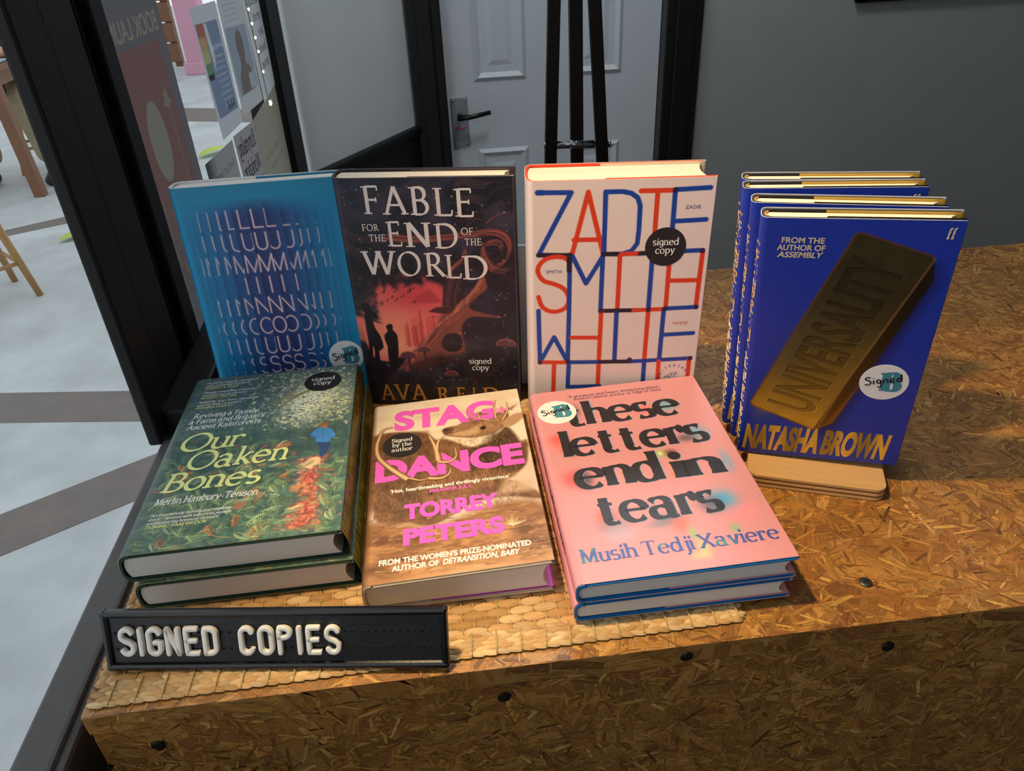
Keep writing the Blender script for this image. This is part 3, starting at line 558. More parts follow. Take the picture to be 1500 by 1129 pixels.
# --- dark fantasy cover
def art_dark(w, d):
    C = Canvas(6, w, 0, d, STEP, (27, 27, 38)); rs = random.Random(4)
    n1 = C.noise(28, 22, 1); n2 = C.noise(9, 7, 2, 5); C.tint((n1-.42)*2.2, (52, 66, 84)); C.tint((n2-.5)*1.6, (18, 16, 24)); C.tint(np.clip((n1-.55)*3, 0, .4), (70, 48, 66))
    A = FABLE; red = A['red']
    C.poly(smooth_line(red+[red[0]], 4), (226, 100, 98), 3)
    C.blob(36, 92, 30, 20, (244, 150, 120), .75); C.blob(34, 66, 26, 16, (246, 176, 136), .8); C.blob(60, 122, 26, 14, (206, 62, 76), .8)
    C.poly(A['pyr'], (176, 58, 66), 1.4, .75)
    for i in range(26):
        x = 44+rs.random()*36; hgt = rs.uniform(20, 40)*(1-abs(x-66)/40); C.poly([(x, 68), (x, 72+hgt), (x+rs.uniform(1.2, 3), 72+hgt), (x+2.4, 66)], rs.choice([(190, 66, 66), (214, 96, 84), (170, 54, 62)]), .7, .55)
    for i in range(70):   # leafy edge of the clearing
        a = rs.random(); x = 3+rs.random()*20; y = 100+rs.random()*45-(x*.3); C.blob(x, y, rs.uniform(1.5, 4), rs.uniform(1, 3), rs.choice([(36, 36, 46), (52, 48, 60), (92, 52, 56)]), .9, rs.random()*3)
    for i in range(60):
        x = rs.uniform(14, 96); y = 137+rs.uniform(-3, 12); C.blob(x, y, rs.uniform(3, 7), rs.uniform(1.5, 4), (26, 25, 36), .9, rs.random()*3)
    for i in range(17):
        x = rs.uniform(16, 62); y = rs.uniform(112, 132); b = rs.uniform(1.2, 2.4); C.stroke([(x-b, y-b*.5), (x, y), (x+b*.5, y+b)], .5, (40, 26, 36), .4, w1=.9)
    wood = [(74, 44, 48), (110, 60, 56), (150, 82, 68), (58, 40, 50)]
    for k, tn in enumerate(TENT):
        p = smooth_line(tn, 8)
        for q in range(9):
            o = (q-4)*.75; C.stroke(p+np.array([o*.6, o]), 2.2, [(122, 62, 58), (176, 86, 72), (88, 48, 52), (58, 36, 44), (196, 106, 86)][(q+k) % 5] if k in (0, 5, 6, 7) else [(56, 46, 56), (92, 62, 62), (40, 36, 46)][q % 3], .5, .75, w1=.4)
    for i in range(60):   # feathery locks and grain around the head of the beast
        x = rs.uniform(100, 146); y = rs.uniform(100, 226); l_ = rs.uniform(6, 18); a = rs.uniform(-.5, .9)
        C.stroke(smooth_line([(x, y), (x+l_*.5, y+l_*.5*a+1.5), (x+l_, y+l_*a)], 5), rs.uniform(.4, 1.4), rs.choice([(120, 62, 58), (70, 50, 60), (42, 36, 46), (150, 80, 68)]), .4, rs.uniform(.3, .7), w1=.2)
    C.poly(smooth_line(A['horn2']+[A['horn2'][0]], 3), (50, 38, 46), .8)
    for i in range(12):
        o = i*1.6; C.stroke(smooth_line([(84+o, 100), (85+o*1.1, 120), (90+o*1.25, 143)], 5), .7, rs.choice([(140, 74, 66), (90, 54, 58), (34, 28, 38)]), .4, .8)
    C.poly(smooth_line(A['skull']+[A['skull'][0]], 3), (134, 72, 62), .9); C.stroke(smooth_line([(33, 40), (56, 62.5), (70, 81), (84, 96), (92, 101), (100, 112), (112, 124), (122, 140)], 5), 2.0, (206, 116, 92), .8, .85, w1=3.0)
    for i in range(90):   # bone grain running along the snout
        u = rs.random(); x = 36+u*62; y = 40+u*68+rs.uniform(-15, 8)*(.3+u*.6); l_ = rs.uniform(6, 16)
        C.stroke([(x, y), (x+l_*.68, y+l_*.74)], rs.uniform(.4, 1.6), rs.choice([(180, 98, 80), (214, 124, 98), (84, 48, 50), (66, 40, 46), (156, 84, 70)]), .5, .65, w1=.3)
    for i in range(30):
        u = rs.random(); x = 96+u*26; y = 106+u*28+rs.uniform(-5, 5); C.stroke([(x, y), (x+5, y+6)], 1.0, rs.choice([(176, 92, 72), (96, 54, 54), (206, 122, 94)]), .5, .7, w1=.3)
    C.poly([(70, 56), (96, 52), (94, 46), (74, 44), (60, 40), (50, 36), (44, 44)], (58, 36, 42), 2, .7)
    C.poly(smooth_line(A['horn']+[A['horn'][0]], 3), (74, 40, 44), .6); C.stroke([(68, 97), (84, 101), (98, 102)], 1.0, (150, 80, 70), .5, .8)
    C.blob(90, 67, 13, 12, (140, 74, 64), .7, hard=2); C.poly(smooth_line(A['eye']+[A['eye'][0]], 4), (26, 22, 30), .9); C.blob(88, 71, 7, 5, (58, 44, 54), .6)
    C.blob(78, 52, 6, 7, (36, 26, 32), .8)
    C.poly(smooth_line(A['grass']+[A['grass'][0]], 3), (30, 26, 36), 1)
    C.poly(smooth_line(A['f1']+[A['f1'][0]], 2), (24, 22, 32), .4); C.poly(smooth_line(A['f2']+[A['f2'][0]], 2), (24, 22, 32), .4)
    C.stroke([(17, 110), (22, 103), (25, 96)], 1.2, (92, 66, 92), .6, .8)
    for i in range(46):
        x = rs.uniform(8, 146); y = rs.uniform(4, 50); p = smooth_line([(x, y-10), (x+rs.uniform(-4, 4), y), (x+rs.uniform(-6, 6), y+rs.uniform(6, 14))], 5)
        C.stroke(p, .8, rs.choice([(104, 62, 78), (70, 54, 72), (132, 76, 76), (54, 46, 62)]), .45, .6, w1=.4)
    for x, y, rr in ((140, 68, 9), (86, 34, 6), (62, 62, 7), (46, 55, 8), (104, 40, 5)):
        p = np.array([(x+rr*math.cos(a), y+rr*.75*math.sin(a)) for a in np.linspace(0, math.pi, 14)]); C.poly(np.concatenate([p, [(x-rr*.9, y-1.5), (x+rr*.9, y-1.5)]]), (96, 56, 66), .6); C.stroke(p, .9, (190, 104, 92), .5, .9)
        C.stroke([(x, y-1), (x+1, y-12)], 2.4, (64, 48, 62), .6, .9)
    for i in range(190):
        x = rs.uniform(8, 148); y = rs.uniform(6, 228)
        if 10 < x < 88 and 50 < y < 140: continue
        b = rs.choice([.4, .4, .5, .75]); C.blob(x, y, b, b, rs.choice([(226, 196, 120), (190, 160, 110), (120, 160, 190)]), .95)
    return C
def text_dark(mb, M):
    c = (226, 216, 212); f = dict(thick=.105, thin=.032, nib=18, sl=.06, track=.0)
    for ch, x0, x1, b in (('F', 24.6, 38.5, 200.5), ('A', 40.6, 62.6, 199.8), ('B', 64.5, 80.4, 199.2), ('L', 84.5, 100.3, 198.2), ('E', 102, 117.8, 197.2)): put(mb, serif(ch, **f), M, x0, b, 24.3, x1-x0, col=c)
    for ch, x0, x1, b in (('E', 41.5, 54, 170.8), ('N', 57, 80, 169.8), ('D', 82.5, 102.6, 168.4)): put(mb, serif(ch, **f), M, x0, b, 22.4, x1-x0, col=c)
    for ch, x0, x1, b in (('W', 15.6, 47, 143.6), ('O', 47.4, 68, 142.4), ('R', 71.5, 90.5, 141.3), ('L', 89.5, 103.5, 139.6), ('D', 104.5, 126.8, 138.2)): put(mb, serif(ch, **f), M, x0, b, 22.4, x1-x0, col=c)
    s = dict(thick=.10, thin=.05, nib=15, sl=.06, track=.09)
    put(mb, serif('FOR', **s), M, 20.6, 185.2, 5.9, 14.6, col=c); put(mb, serif('THE', **s), M, 25.4, 175.4, 6.2, 14.6, col=c)
    put(mb, serif('OF', **s), M, 105.8, 180.6, 6.2, 10.2, col=c); put(mb, serif('THE', **s), M, 108.3, 170.8, 6.2, 14.4, col=c)
    gold = (196, 142, 62); g = dict(thick=.11, thin=.04, nib=18, sl=.07)
    for ch, x0, x1 in (('A', 13, 28.5), ('V', 27.5, 44), ('A', 44, 60)): put(mb, serif(ch, **g), M, x0, 5, 18.6, x1-x0, col=gold)
    for ch, x0, x1 in (('R', 70, 83), ('E', 89, 98), ('I', 105, 108), ('D', 115, 131)): put(mb, serif(ch, **g), M, x0, 4.6, 15.2, x1-x0, col=gold)

# --- pale cover with red and blue line capitals
def art_lines(w, d):
    C = Canvas(6, w, 0, d, STEP, (232, 212, 208)); cm = {'b': (26, 66, 158), 'r': (220, 62, 30), 'k': (40, 28, 52)}
    for k, p in WT_STROKES: C.stroke(smooth_line(p, 5) if len(p) > 12 else p, 4.1, cm[k], .3)
    for x, y in ((36.5, 165), (120, 165.5), (147, 166), (147, 113.4), (105.5, 112), (120, 112.5), (36.2, 61.5), (92, 61.5), (10.9, 61), (146.9, 61.4), (119.8, 218.6), (78.5, 112), (64, 112), (64.3, 165)):
        C.stroke([(x, y-.2), (x, y+.2)], 4.4, (44, 30, 60), .3, .9)
    C.stroke([(10.2, 219.2), (14, 219.2)], 4.6, cm['b'], .3)
    return C
def text_lines(mb, M):
    ink = (60, 66, 140)
    st(mb, 'ZADIE', M, 129.1, 202.9, 2.9, 12.4, col=ink); st(mb, 'SMITH', M, 16.6, 149.4, 2.9, 13, col=ink); st(mb, 'WHITE', M, 127.7, 97.2, 2.9, 13, col=(196, 70, 60))
    for i, ch in enumerate('ANNIVERSARY EDITION '):
        if ch == ' ': continue
        a = math.radians(200-i*18.5); st(mb, ch, M, 133+11.4*math.cos(a), 42.5+11.4*math.sin(a), 2.7, None, rot=a-math.pi/2, col=ink, align='c')
    st(mb, '25TH', M, 126.5, 39.5, 4.4, 12, rot=.5, col=ink)

# --- pink cover with blurred heavy title
def art_pink(w, d):
    C = Canvas(6, w, 0, d, STEP, (210, 144, 150)); n = C.noise(1.2, 1.2, 8, 2); C.tint((n-.5)*.35, (255, 190, 180)); C.tint(np.clip((60-C.Y)/60, 0, 1)*.5, (236, 160, 172))
    B = [(33, 195, 7, 10, (60, 50, 60), .55), (48, 198, 4, 10, (80, 160, 200), .7), (16, 158, 8, 7, (236, 84, 84), .9), (22, 144, 6, 8, (120, 70, 50), .7), (14, 152, 5, 10, (240, 110, 100), .6), (24, 136, 6, 3, (226, 120, 50), .7),
         (96, 186, 10, 6, (240, 110, 110), .7), (114, 188, 9, 8, (80, 180, 200), .7), (128, 146, 9, 9, (90, 170, 205), .75), (118, 140, 8, 5, (60, 60, 70), .6), (18, 106, 9, 10, (236, 90, 96), .85), (26, 104, 7, 10, (70, 56, 60), .8), (92, 124, 6, 5, (150, 190, 110), .85), (92, 124, 2.4, 2.2, (236, 226, 160), .9), (100, 124, 5, 4, (110, 60, 60), .8),
         (99, 108, 4, 8, (210, 150, 90), .7), (99, 97, 6, 3, (220, 130, 50), .8), (140, 106, 4, 12, (90, 170, 215), .6), (34, 60, 7, 8, (226, 90, 60), .75), (37, 50, 12, 8, (120, 110, 130), .55), (40, 42, 12, 9, (190, 170, 190), .7), (122, 62, 10, 11, (70, 170, 215), .9), (112, 60, 9, 9, (40, 70, 90), .6), (106, 68, 5, 7, (236, 110, 130), .5), (78, 51, 10, 5, (60, 90, 110), .5), (84, 44, 7, 9, (236, 110, 90), .7), (130, 48, 16, 10, (240, 140, 150), .6), (70, 46, 9, 4, (80, 120, 130), .4),
         (90, 33, 3, 7, (150, 190, 120), .8), (93, 18, 4, 8, (180, 210, 130), .8), (88, 12, 6, 4, (220, 210, 140), .6), (60, 28, 10, 8, (240, 150, 160), .5), (120, 33, 4, 5, (120, 190, 120), .6)]
    for x, y, rx, ry, c, a in B: C.blob(x, y, rx, ry, c, a, hard=1.2)
    return C
def text_pink(mb, M):
    f = dict(thick=.27, thin=.058, nib=4, sl=.015, track=-.085, p=1.3, wide=1.62); ink = (40, 38, 42)
    def blue(X, Y): return np.where((np.sin(X*.13)+np.sin(Y*.4+X*.05) > 1.55)[:, None], (70, 150, 150), (74, 92, 168))
    for t_, x, y, w_, h_ in (('these', 27.4, 174.6, 99.5, 32.5), ('letters', 15.5, 134.4, 122, 32.5), ('end', 18, 94.2, 70, 33), ('in', 95, 93.4, 41.5, 29), ('tears', 30, 53.2, 91, 31.5)):
        put(mb, serif(t_, **f), M, x, y, h_, w_, col=ink)
        put(mb, serif(t_, **f), M, x+.6, y-.3, h_, w_, col=(110, 150, 186), off=.00006)
    put(mb, serif('Musih Tedji Xaviere', thick=.16, thin=.045, nib=0, sl=.05, track=.0, wide=1.3), M, 7.6, 19.2, 12.8, 140, col=blue)
    s = dict(thick=.11, thin=.05, nib=0, sl=.05, track=.02); c = (86, 72, 110)
    put(mb, serif("'A gorgeous and heart wrenching debut.'", **s), M, 33.2, 216.6, 3.6, 84.5, col=c); put(mb, serif('- Kelechi Okafor, author of Edge of Here', **s), M, 36, 211.9, 3.6, 81.2, col=c)
def spine_pink(mb, M, ln):
    put(mb, serif('these letters end in tears', thick=.2, thin=.05, nib=0, sl=.05), lambda X, Y, o: M(ln-Y, X, o+.0003), 205, ln/2-3.4, 7.5, 165, mirror=True, col=(52, 46, 62))

# --- painted stag cover
def art_stag(w, d):
    C = Canvas(6, w, 0, d, STEP, (232, 216, 192)); n1 = C.noise(30, 14, 11); n2 = C.noise(7, 4, 12, 5); n3 = C.noise(2.2, 5, 13, 4); rs = random.Random(9)
    C.tint((n1-.45)*1.6, (206, 180, 150)); C.tint(np.clip((150-C.Y)/70, 0, 1)*.5, (190, 160, 150))
    A = STAG; sm = lambda k: smooth_line(A[k]+[A[k][0]], 3); brown = (122, 84, 54)
    fur = (lambda dark, mid, k: np.array(dark)*(1-k[..., None])+np.array(mid)*k[..., None])(np.array((82, 54, 36.)), np.array((168, 122, 82.)), np.clip((n3*.6+n2*.6-.15)*1.1, 0, 1))
    C.poly(sm('ground'), (150, 104, 64), 4)
    g = np.clip((58-C.Y)/20, 0, 1); C.tint(g*np.clip((n2-.32)*2.4, 0, 1)*.8, (206, 150, 96)); C.tint(g*np.clip((.5-n1)*3, 0, .75), (88, 54, 32)); C.tint(np.clip((16-C.Y)/14, 0, 1)*.6, (212, 156, 100))
    C.poly(sm('body'), fur, 1.6)
    C.poly([(6, 165), (16, 174), (50, 172), (54, 140), (52, 112), (20, 100), (2, 120)], fur*.82, 4, .8)
    C.poly(sm('neck'), fur*.72, 1.8); C.poly([(92, 132), (100, 100), (122, 118), (120, 150), (108, 160)], fur*.5, 5, .8)
    C.poly([(30, 76), (48, 72), (80, 84), (110, 88), (120, 100), (100, 112), (50, 100)], fur*1.12, 4, .8)
    C.poly([(104, 76), (132, 76), (134, 86), (112, 92)], (206, 178, 150), 3, .8)
    hd = [(64.5, 169), (66, 173), (71, 174.5), (80, 176), (90, 186), (99, 191), (113, 192), (124, 186), (122, 170), (110, 158), (94, 154.5), (84, 156), (73, 160), (66.5, 163)]
    C.poly(smooth_line(hd+[hd[0]], 3), (82, 54, 38), 1.2, .9); C.poly(smooth_line(np.array(hd+[hd[0]])*.965+np.array([3.3, 6.2]), 3), np.clip(fur*1.05+22, 0, 255), 1.4)
    C.poly([(72, 167), (84, 166), (98, 172), (96, 160), (84, 158), (74, 161)], (206, 170, 132), 2, .75); C.stroke(smooth_line([(80, 175), (92, 182), (104, 187)], 6), 2.4, (146, 104, 70), 1, .7)
    C.poly(sm('ear'), (176, 138, 104), 1); C.poly([(122, 190), (134, 196), (128, 188)], (120, 84, 66), 1, .8)
    C.poly([(64.5, 169), (66, 173), (71, 174), (75, 171), (73, 166), (67, 164)], (98, 70, 60), .9, .9); C.blob(67, 170.5, 2.6, 1.8, (40, 30, 32), .95); C.stroke([(66, 165.5), (73, 165), (80, 167)], .9, (84, 48, 42), .5, .9)
    C.poly(sm('eye'), (46, 30, 24), .5); C.stroke([(92, 176), (97, 179), (101, 177)], .7, (70, 46, 34), .5)
    C.poly(sm('head2'), fur*.86, 2.4, .9); C.blob(52, 88, 2, 1.6, (34, 24, 22), .95); C.blob(58, 66, 5, 4, (80, 52, 40), .8); C.stroke([(40, 100), (52, 94), (60, 78), (62, 68)], 1.6, (150, 106, 74), 1.2, .7)
    for i in range(1100):   # coat hairs
        x = rs.uniform(4, 122); y = rs.uniform(66, 172)
        if y > 150+.1*x or (x > 62 and y > 156): continue
        l_ = rs.uniform(3, 8); a = rs.uniform(-2.2, -.9); C.stroke([(x, y), (x+l_*math.cos(a), y+l_*math.sin(a))], .6, rs.choice([(92, 60, 40), (150, 108, 70), (60, 38, 28), (188, 146, 104)]), .3, .6, w1=.2)
    for i in range(380):   # turf
        x = rs.uniform(6, 134); y = rs.uniform(4, 62); l_ = rs.uniform(3, 9); C.stroke([(x, y), (x+l_, y+rs.uniform(-1.5, 2.5))], rs.uniform(.4, 1.6), rs.choice([(92, 56, 32), (176, 122, 74), (216, 168, 112), (120, 78, 46), (232, 200, 150)]), .4, .55, w1=.2)
    for i in range(40):
        a = rs.uniform(.2, 2.6); l_ = rs.uniform(5, 14); C.stroke([(112, 40), (112+l_*math.cos(a), 40+l_*.7*math.sin(a))], .7, (232, 206, 160), .4, .6, w1=.2)
    return C
def text_stag(mb, M):
    k = (240, 98, 206); W = (240, 234, 226)
    st(mb, 'STAG', M, 21.5, 180.6, 26, 92, bold=.05, col=k); st(mb, 'DANCE', M, 6.6, 112.4, 24.6, 124, bold=.05, col=k)
    st(mb, 'TORREY', M, 30.6, 63.6, 15, 74, bold=.05, col=k); st(mb, 'PETERS', M, 30, 36, 15.3, 76, bold=.05, col=k)
    st(mb, "'Hot, heartbreaking and thrillingly victorious'", M, 19.8, 95.6, 4.0, 96.4, bold=.025, col=W); st(mb, 'MIRANDA JULY', M, 51, 90, 3.7, 34, bold=.02, col=k)
    st(mb, "FROM THE WOMEN'S PRIZE-NOMINATED", M, 12.7, 18.2, 5.0, 110.5, bold=.035, col=W); st(mb, 'AUTHOR OF', M, 22, 11.2, 5.0, 34, bold=.035, col=W); st(mb, 'DETRANSITION, BABY', M, 58.5, 11.2, 5.0, 55, bold=.035, shear=.2, col=W)
    # antlers painted over the title
    def limb(p, w0, w1, o):
        p = smooth_line(p, 6); d = np.gradient(p, axis=0); d /= np.linalg.norm(d, axis=1)[:, None]+1e-9; n = np.stack([-d[:, 1], d[:, 0]], 1); ww = np.linspace(w0, w1, len(p))[:, None]/2
        for s_, c, oo in ((1.0, (120, 84, 56), o), (.62, (190, 150, 108), o+.00003), (.28, (222, 190, 148), o+.00006)):
            A = np.concatenate([p+n*ww*s_, p-n*ww*s_]); kk = len(p); mb.add(M(A[:, 0], A[:, 1], oo), [[i, i+1, kk+i+1, kk+i] for i in range(kk-1)], 0, c)
    for i, a in enumerate(ANT): limb(a, 7.4 if i in (0, 2) else (5.0 if i < 6 else 2.8), 2.2 if i in (0, 2) else 1.0, .0002+.00001*i)
    for a in np.linspace(0, 2*math.pi, 6)[:-1]:   # pink blossom by the ear
        q = np.array([(118+3.4*math.cos(a)+3.4*math.cos(b)*math.cos(a)-1.9*math.sin(b)*math.sin(a), 190+2.8*math.sin(a)+3.0*math.cos(b)*math.sin(a)+1.9*math.sin(b)*math.cos(a)) for b in np.linspace(0, 2*math.pi, 13)[:-1]])
        mb.add(M(q[:, 0], q[:, 1], .0003+.00001*a), [list(range(12))], 0, (236, 158, 186) if int(a*2) % 2 else (222, 128, 170))

# --- woodland cover
def art_wood(w, d):
    C = Canvas(9, w, 0, d, .5, (66, 90, 88)); rs = random.Random(21); n1 = C.noise(20, 16, 31); n2 = C.noise(4, 4, 32, 4); n3 = C.noise(1.6, 1.6, 33, 2); Y = C.Y  # base and greens mixed paler to hold a veil of window sheen
    C.tint(np.clip((Y-140)/60, 0, 1)*.55, (66, 82, 92)); C.tint((n2-.48)*2.4, (40, 60, 62)); C.tint((n3-.55)*2.2*np.clip((Y-120)/40, 0, 1), (150, 164, 130))
    sm = lambda k, q=4: smooth_line(OAK[k]+[OAK[k][0]], q)
    gl = np.exp(-((C.X-118)/30)**2-((Y-185)/34)**2); C.tint(gl*np.clip((n2*.6+n3*.8-.36)*2.8, 0, 1), (236, 236, 196)); C.tint(np.exp(-((C.X-110)/12)**2-((Y-165)/24)**2)*np.clip((n3-.25)*2, 0, 1)*.8, (238, 236, 214))
    for i in range(500):
        x = rs.uniform(60, 150); y = rs.uniform(135, 234); C.blob(x, y, rs.uniform(.8, 2.2), rs.uniform(.5, 1.2), rs.choice([(216, 218, 150), (170, 182, 116), (58, 82, 70), (104, 126, 96), (238, 236, 200), (222, 222, 170)]), .85, rs.random()*3)
    for i in range(500):
        x = rs.uniform(9, 90); y = rs.uniform(130, 234); C.blob(x, y, rs.uniform(.6, 1.8), rs.uniform(.4, 1.0), rs.choice([(52, 72, 74), (78, 98, 96), (100, 118, 96), (44, 60, 66), (64, 90, 74)]), .8, rs.random()*3)
    for p in ([(82, 176), (92, 190), (100, 206), (108, 222)], [(88, 172), (104, 190), (122, 200), (140, 198)], [(94, 186), (110, 196), (128, 214)]): C.stroke(smooth_line(p, 6), 2.6, (96, 84, 50), .6, .9, w1=1.2); C.stroke(smooth_line(np.array(p)+[.6, .4], 6), .9, (178, 164, 96), .4, .9, w1=.5)
    path = smooth_line(OAK['path']+[OAK['path'][0]], 4); C.poly(path, (178, 84, 54), 4, .95)
    for i in range(240):
        u = rs.random(); y = 6+u*86; x = 126+6*math.sin(u*5)+rs.gauss(0, 4+7*(1-u)); C.blob(x, y, rs.uniform(.7, 2.4), rs.uniform(.5, 1.4), rs.choice([(214, 110, 62), (150, 56, 44), (226, 140, 84), (120, 50, 44), (196, 92, 90), (232, 160, 140)]), .85, rs.random()*3)
    greens = [(92, 124, 86), (108, 138, 92), (76, 108, 84), (62, 94, 80), (120, 146, 100), (50, 80, 78), (84, 116, 100)]
    def frond(x, y, l_, a, col, bend):
        n = max(8, int(l_/1.15)); px, py = x, y; st_ = l_/n
        for i in range(n):
            u = i/n; a2 = a+bend*u; qx, qy = px+st_*math.cos(a2), py+st_*math.sin(a2); ll = l_*.27*math.sin(math.pi*(.12+.88*u))*(1-u*.35)
            for sg in (1, -1):
                b = a2+sg*1.15; ex, ey = px+ll*math.cos(b), py+ll*math.sin(b)
                C.stroke([(px, py), (ex, ey)], .62, tuple(min(255, q*(1.1 if sg > 0 else .86)) for q in col),   .22, .95, w1=.25)
            px, py = qx, qy
    for i in range(520):
        for _ in range(30):
            x = rs.uniform(4, 150); y = rs.uniform(-6, 128)
            if not (112 < x < 140 and y < 96 and rs.random() < .93): break
        if y > 104 and rs.random() < .4: continue
        C.blob(x, y+4, 7, 5, (44, 66, 62), .35, rs.random()*3)
        hot = rs.random() < .07; frond(x, y, rs.uniform(9, 24)*(1.1-y/260), rs.uniform(-.3, 3.4), (206, 120, 74) if hot else rs.choice(greens), rs.uniform(-1.0, 1.0))
    for x, y in ((92, 108), (72, 38), (78, 46), (20, 82), (84, 44)): 
        for k in range(3): frond(x, y+k*3, 15, rs.uniform(-.4, .6), (206, 110, 70), .4)
    for i in range(70):
        x = rs.choice([rs.uniform(104, 116), rs.uniform(136, 148)]); frond(x, rs.uniform(0, 80), rs.uniform(8, 14), rs.uniform(.3, 2.8), rs.choice(greens), rs.uniform(-.8, .8))
    for k in range(12): C.blob(118+rs.uniform(-5, 5), 56+rs.uniform(-5, 5), 3, 1.6, (176, 124, 70), .8, rs.random()*3)
    for i in range(320):
        u = rs.random(); y = 7+u*84; x = 122+8*u+3*math.sin(u*6)+rs.gauss(0, 2.5+6*(1-u)); C.blob(x, y, rs.uniform(.6, 2.2), rs.uniform(.5, 1.3), rs.choice([(176, 84, 54), (138, 54, 44), (196, 112, 72), (108, 48, 42), (168, 78, 74), (204, 132, 110)]), .8, rs.random()*3)
    C.c = np.clip(C.c*1.12+8, 0, 255)
    # walker in a blue shirt and his dog
    C.poly(sm('legs', 2), (52, 74, 120), .5); C.poly(sm('torso', 3), (74, 142, 214), .5); C.stroke([(121, 122), (126, 119)], 1.6, (60, 120, 196), .5); C.stroke([(138, 122), (140, 120)], 2, (90, 160, 228), .5); C.stroke([(130, 131), (131, 116)], .6, (50, 104, 176), .5, .7)
    C.poly(sm('head', 2), (170, 122, 96), .5); C.poly([(125.5, 136), (136, 136), (134.6, 137.6), (133.2, 140), (128.6, 140), (127.2, 137.6)], (150, 108, 64), .5)
    C.poly(sm('dog', 3), (236, 196, 150), .6); C.stroke([(118, 84), (112, 78)], 1.6, (236, 196, 150), .5, w1=.6); C.stroke([(131, 86), (132, 76)], 1.8, (226, 180, 134), .5, w1=1)
    for p in ([(30, 6), (36, 16), (42, 22)], [(58, 20), (64, 10), (76, 6)], [(46, 2), (52, 14), (60, 22)]): C.stroke(smooth_line(p, 5), .8, (206, 164, 90), .35, .8)
    return C
def text_wood(mb, M):
    rs = random.Random(77); V = []; F = []; Cc = []; n = 0
    greens = [(126, 152, 110), (112, 142, 104), (150, 170, 122), (98, 130, 104), (86, 120, 102), (122, 150, 122), (164, 178, 132)]
    for i in range(330):
        x = rs.uniform(8, 148); y = rs.uniform(2, 120)
        if (112 < x < 140 and y < 98 and rs.random() < .9) or (x > 100 and y > 82): continue
        l_ = rs.uniform(8, 17)*(1.1-y/260); a = rs.uniform(-.2, 3.3); bend = rs.uniform(-.9, .9); col = np.array((206, 124, 78) if rs.random() < .06 else rs.choice(greens))*rs.uniform(.92, 1.22)
        k = max(8, int(l_/1.5)); px, py = x, y
        for j in range(k):
            u = j/k; a2 = a+bend*u; qx, qy = px+l_/k*math.cos(a2), py+l_/k*math.sin(a2); ll = l_*.30*math.sin(math.pi*(.15+.85*u)); hw = l_/k*.36
            for sg in (1, -1):
                b = a2+sg*1.1; ex, ey = px+ll*math.cos(b), py+ll*math.sin(b); mx_, my_ = (px+ex)/2, (py+ey)/2; nx_, ny_ = -math.sin(b)*hw, math.cos(b)*hw
                if not (9 < ex < 151 and 2 < ey < 235 and 9 < px < 151 and 2 < py < 235): continue
                V += [(px, py), (mx_-nx_, my_-ny_), (ex, ey), (mx_+nx_, my_+ny_)]; F.append([n, n+1, n+2, n+3]); n += 4; Cc += [col*(1.06 if sg > 0 else .8)]*4
            px, py = qx, qy
    V = np.array(V); mb.add(M(V[:, 0], V[:, 1], .00007+np.repeat(np.arange(len(F)) % 7, 4)*1e-5), F, 0, np.clip(np.array(Cc), 0, 255))
    Yl = (230, 236, 154); W = (242, 244, 240); f = dict(thick=.096, thin=.055, nib=28, sl=.045, slant=.16, track=.0)
    put(mb, serif('Our', **f), M, 14.2, 119.5, 23.6, 52, col=Yl); put(mb, serif('Oaken', **f), M, 25.5, 93, 23.6, 79, col=Yl); put(mb, serif('Bones', **f), M, 12.5, 67, 22.5, 75, col=Yl)
    i = dict(thick=.095, thin=.045, nib=28, sl=.04, slant=.16, track=.02)
    put(mb, serif('Merlin Hanbury-Tenison', **i), M, 12.5, 52.2, 7.4, 75.5, col=W)
    put(mb, serif('Reviving a Family,', **i), M, 14.7, 168.6, 6.7, 56.8, col=W); put(mb, serif("a Farm and Britain's", **i), M, 12.8, 159.8, 6.7, 64, col=W); put(mb, serif('Ancient Rainforests', **i), M, 12.8, 150.8, 6.7, 62, col=W)
    s = dict(thick=.11, thin=.06, nib=25, sl=.04, slant=.16, track=.03)
    for t_, x, y, w_, c in (("'An extraordinarily courageous", 14.1, 226.2, 47, W), ("raw and powerful book'", 14.6, 221.6, 41, W), ('ISABELLA TREE', 14.2, 217, 30, Yl), ("'Deeply compelling, essential,", 15, 209.4, 46, W), ("informative, passionate'", 15, 204.6, 40, W), ('RUSSELL CROWE', 14.2, 200.4, 32, Yl),
                            ("'Splendidly wise, funny, charming", 14, 193, 49, W), ("and thrilling. I adored it'", 13.8, 188, 40, W), ('JOANNA LUMLEY', 13.6, 183.6, 33, Yl),
                            ("'An enormously moving and inspiring", 13.2, 39.2, 58, W), ("story. . . written with infectious passion", 13.2, 34.8, 58.7, W), ("and unsparing honesty. I loved it'", 13, 30.6, 52, W), ('DOMINIC SANDBROOK', 13, 26.4, 43.5, Yl)):
        put(mb, serif(t_, **s), M, x, y, 2.9, w_, col=c)

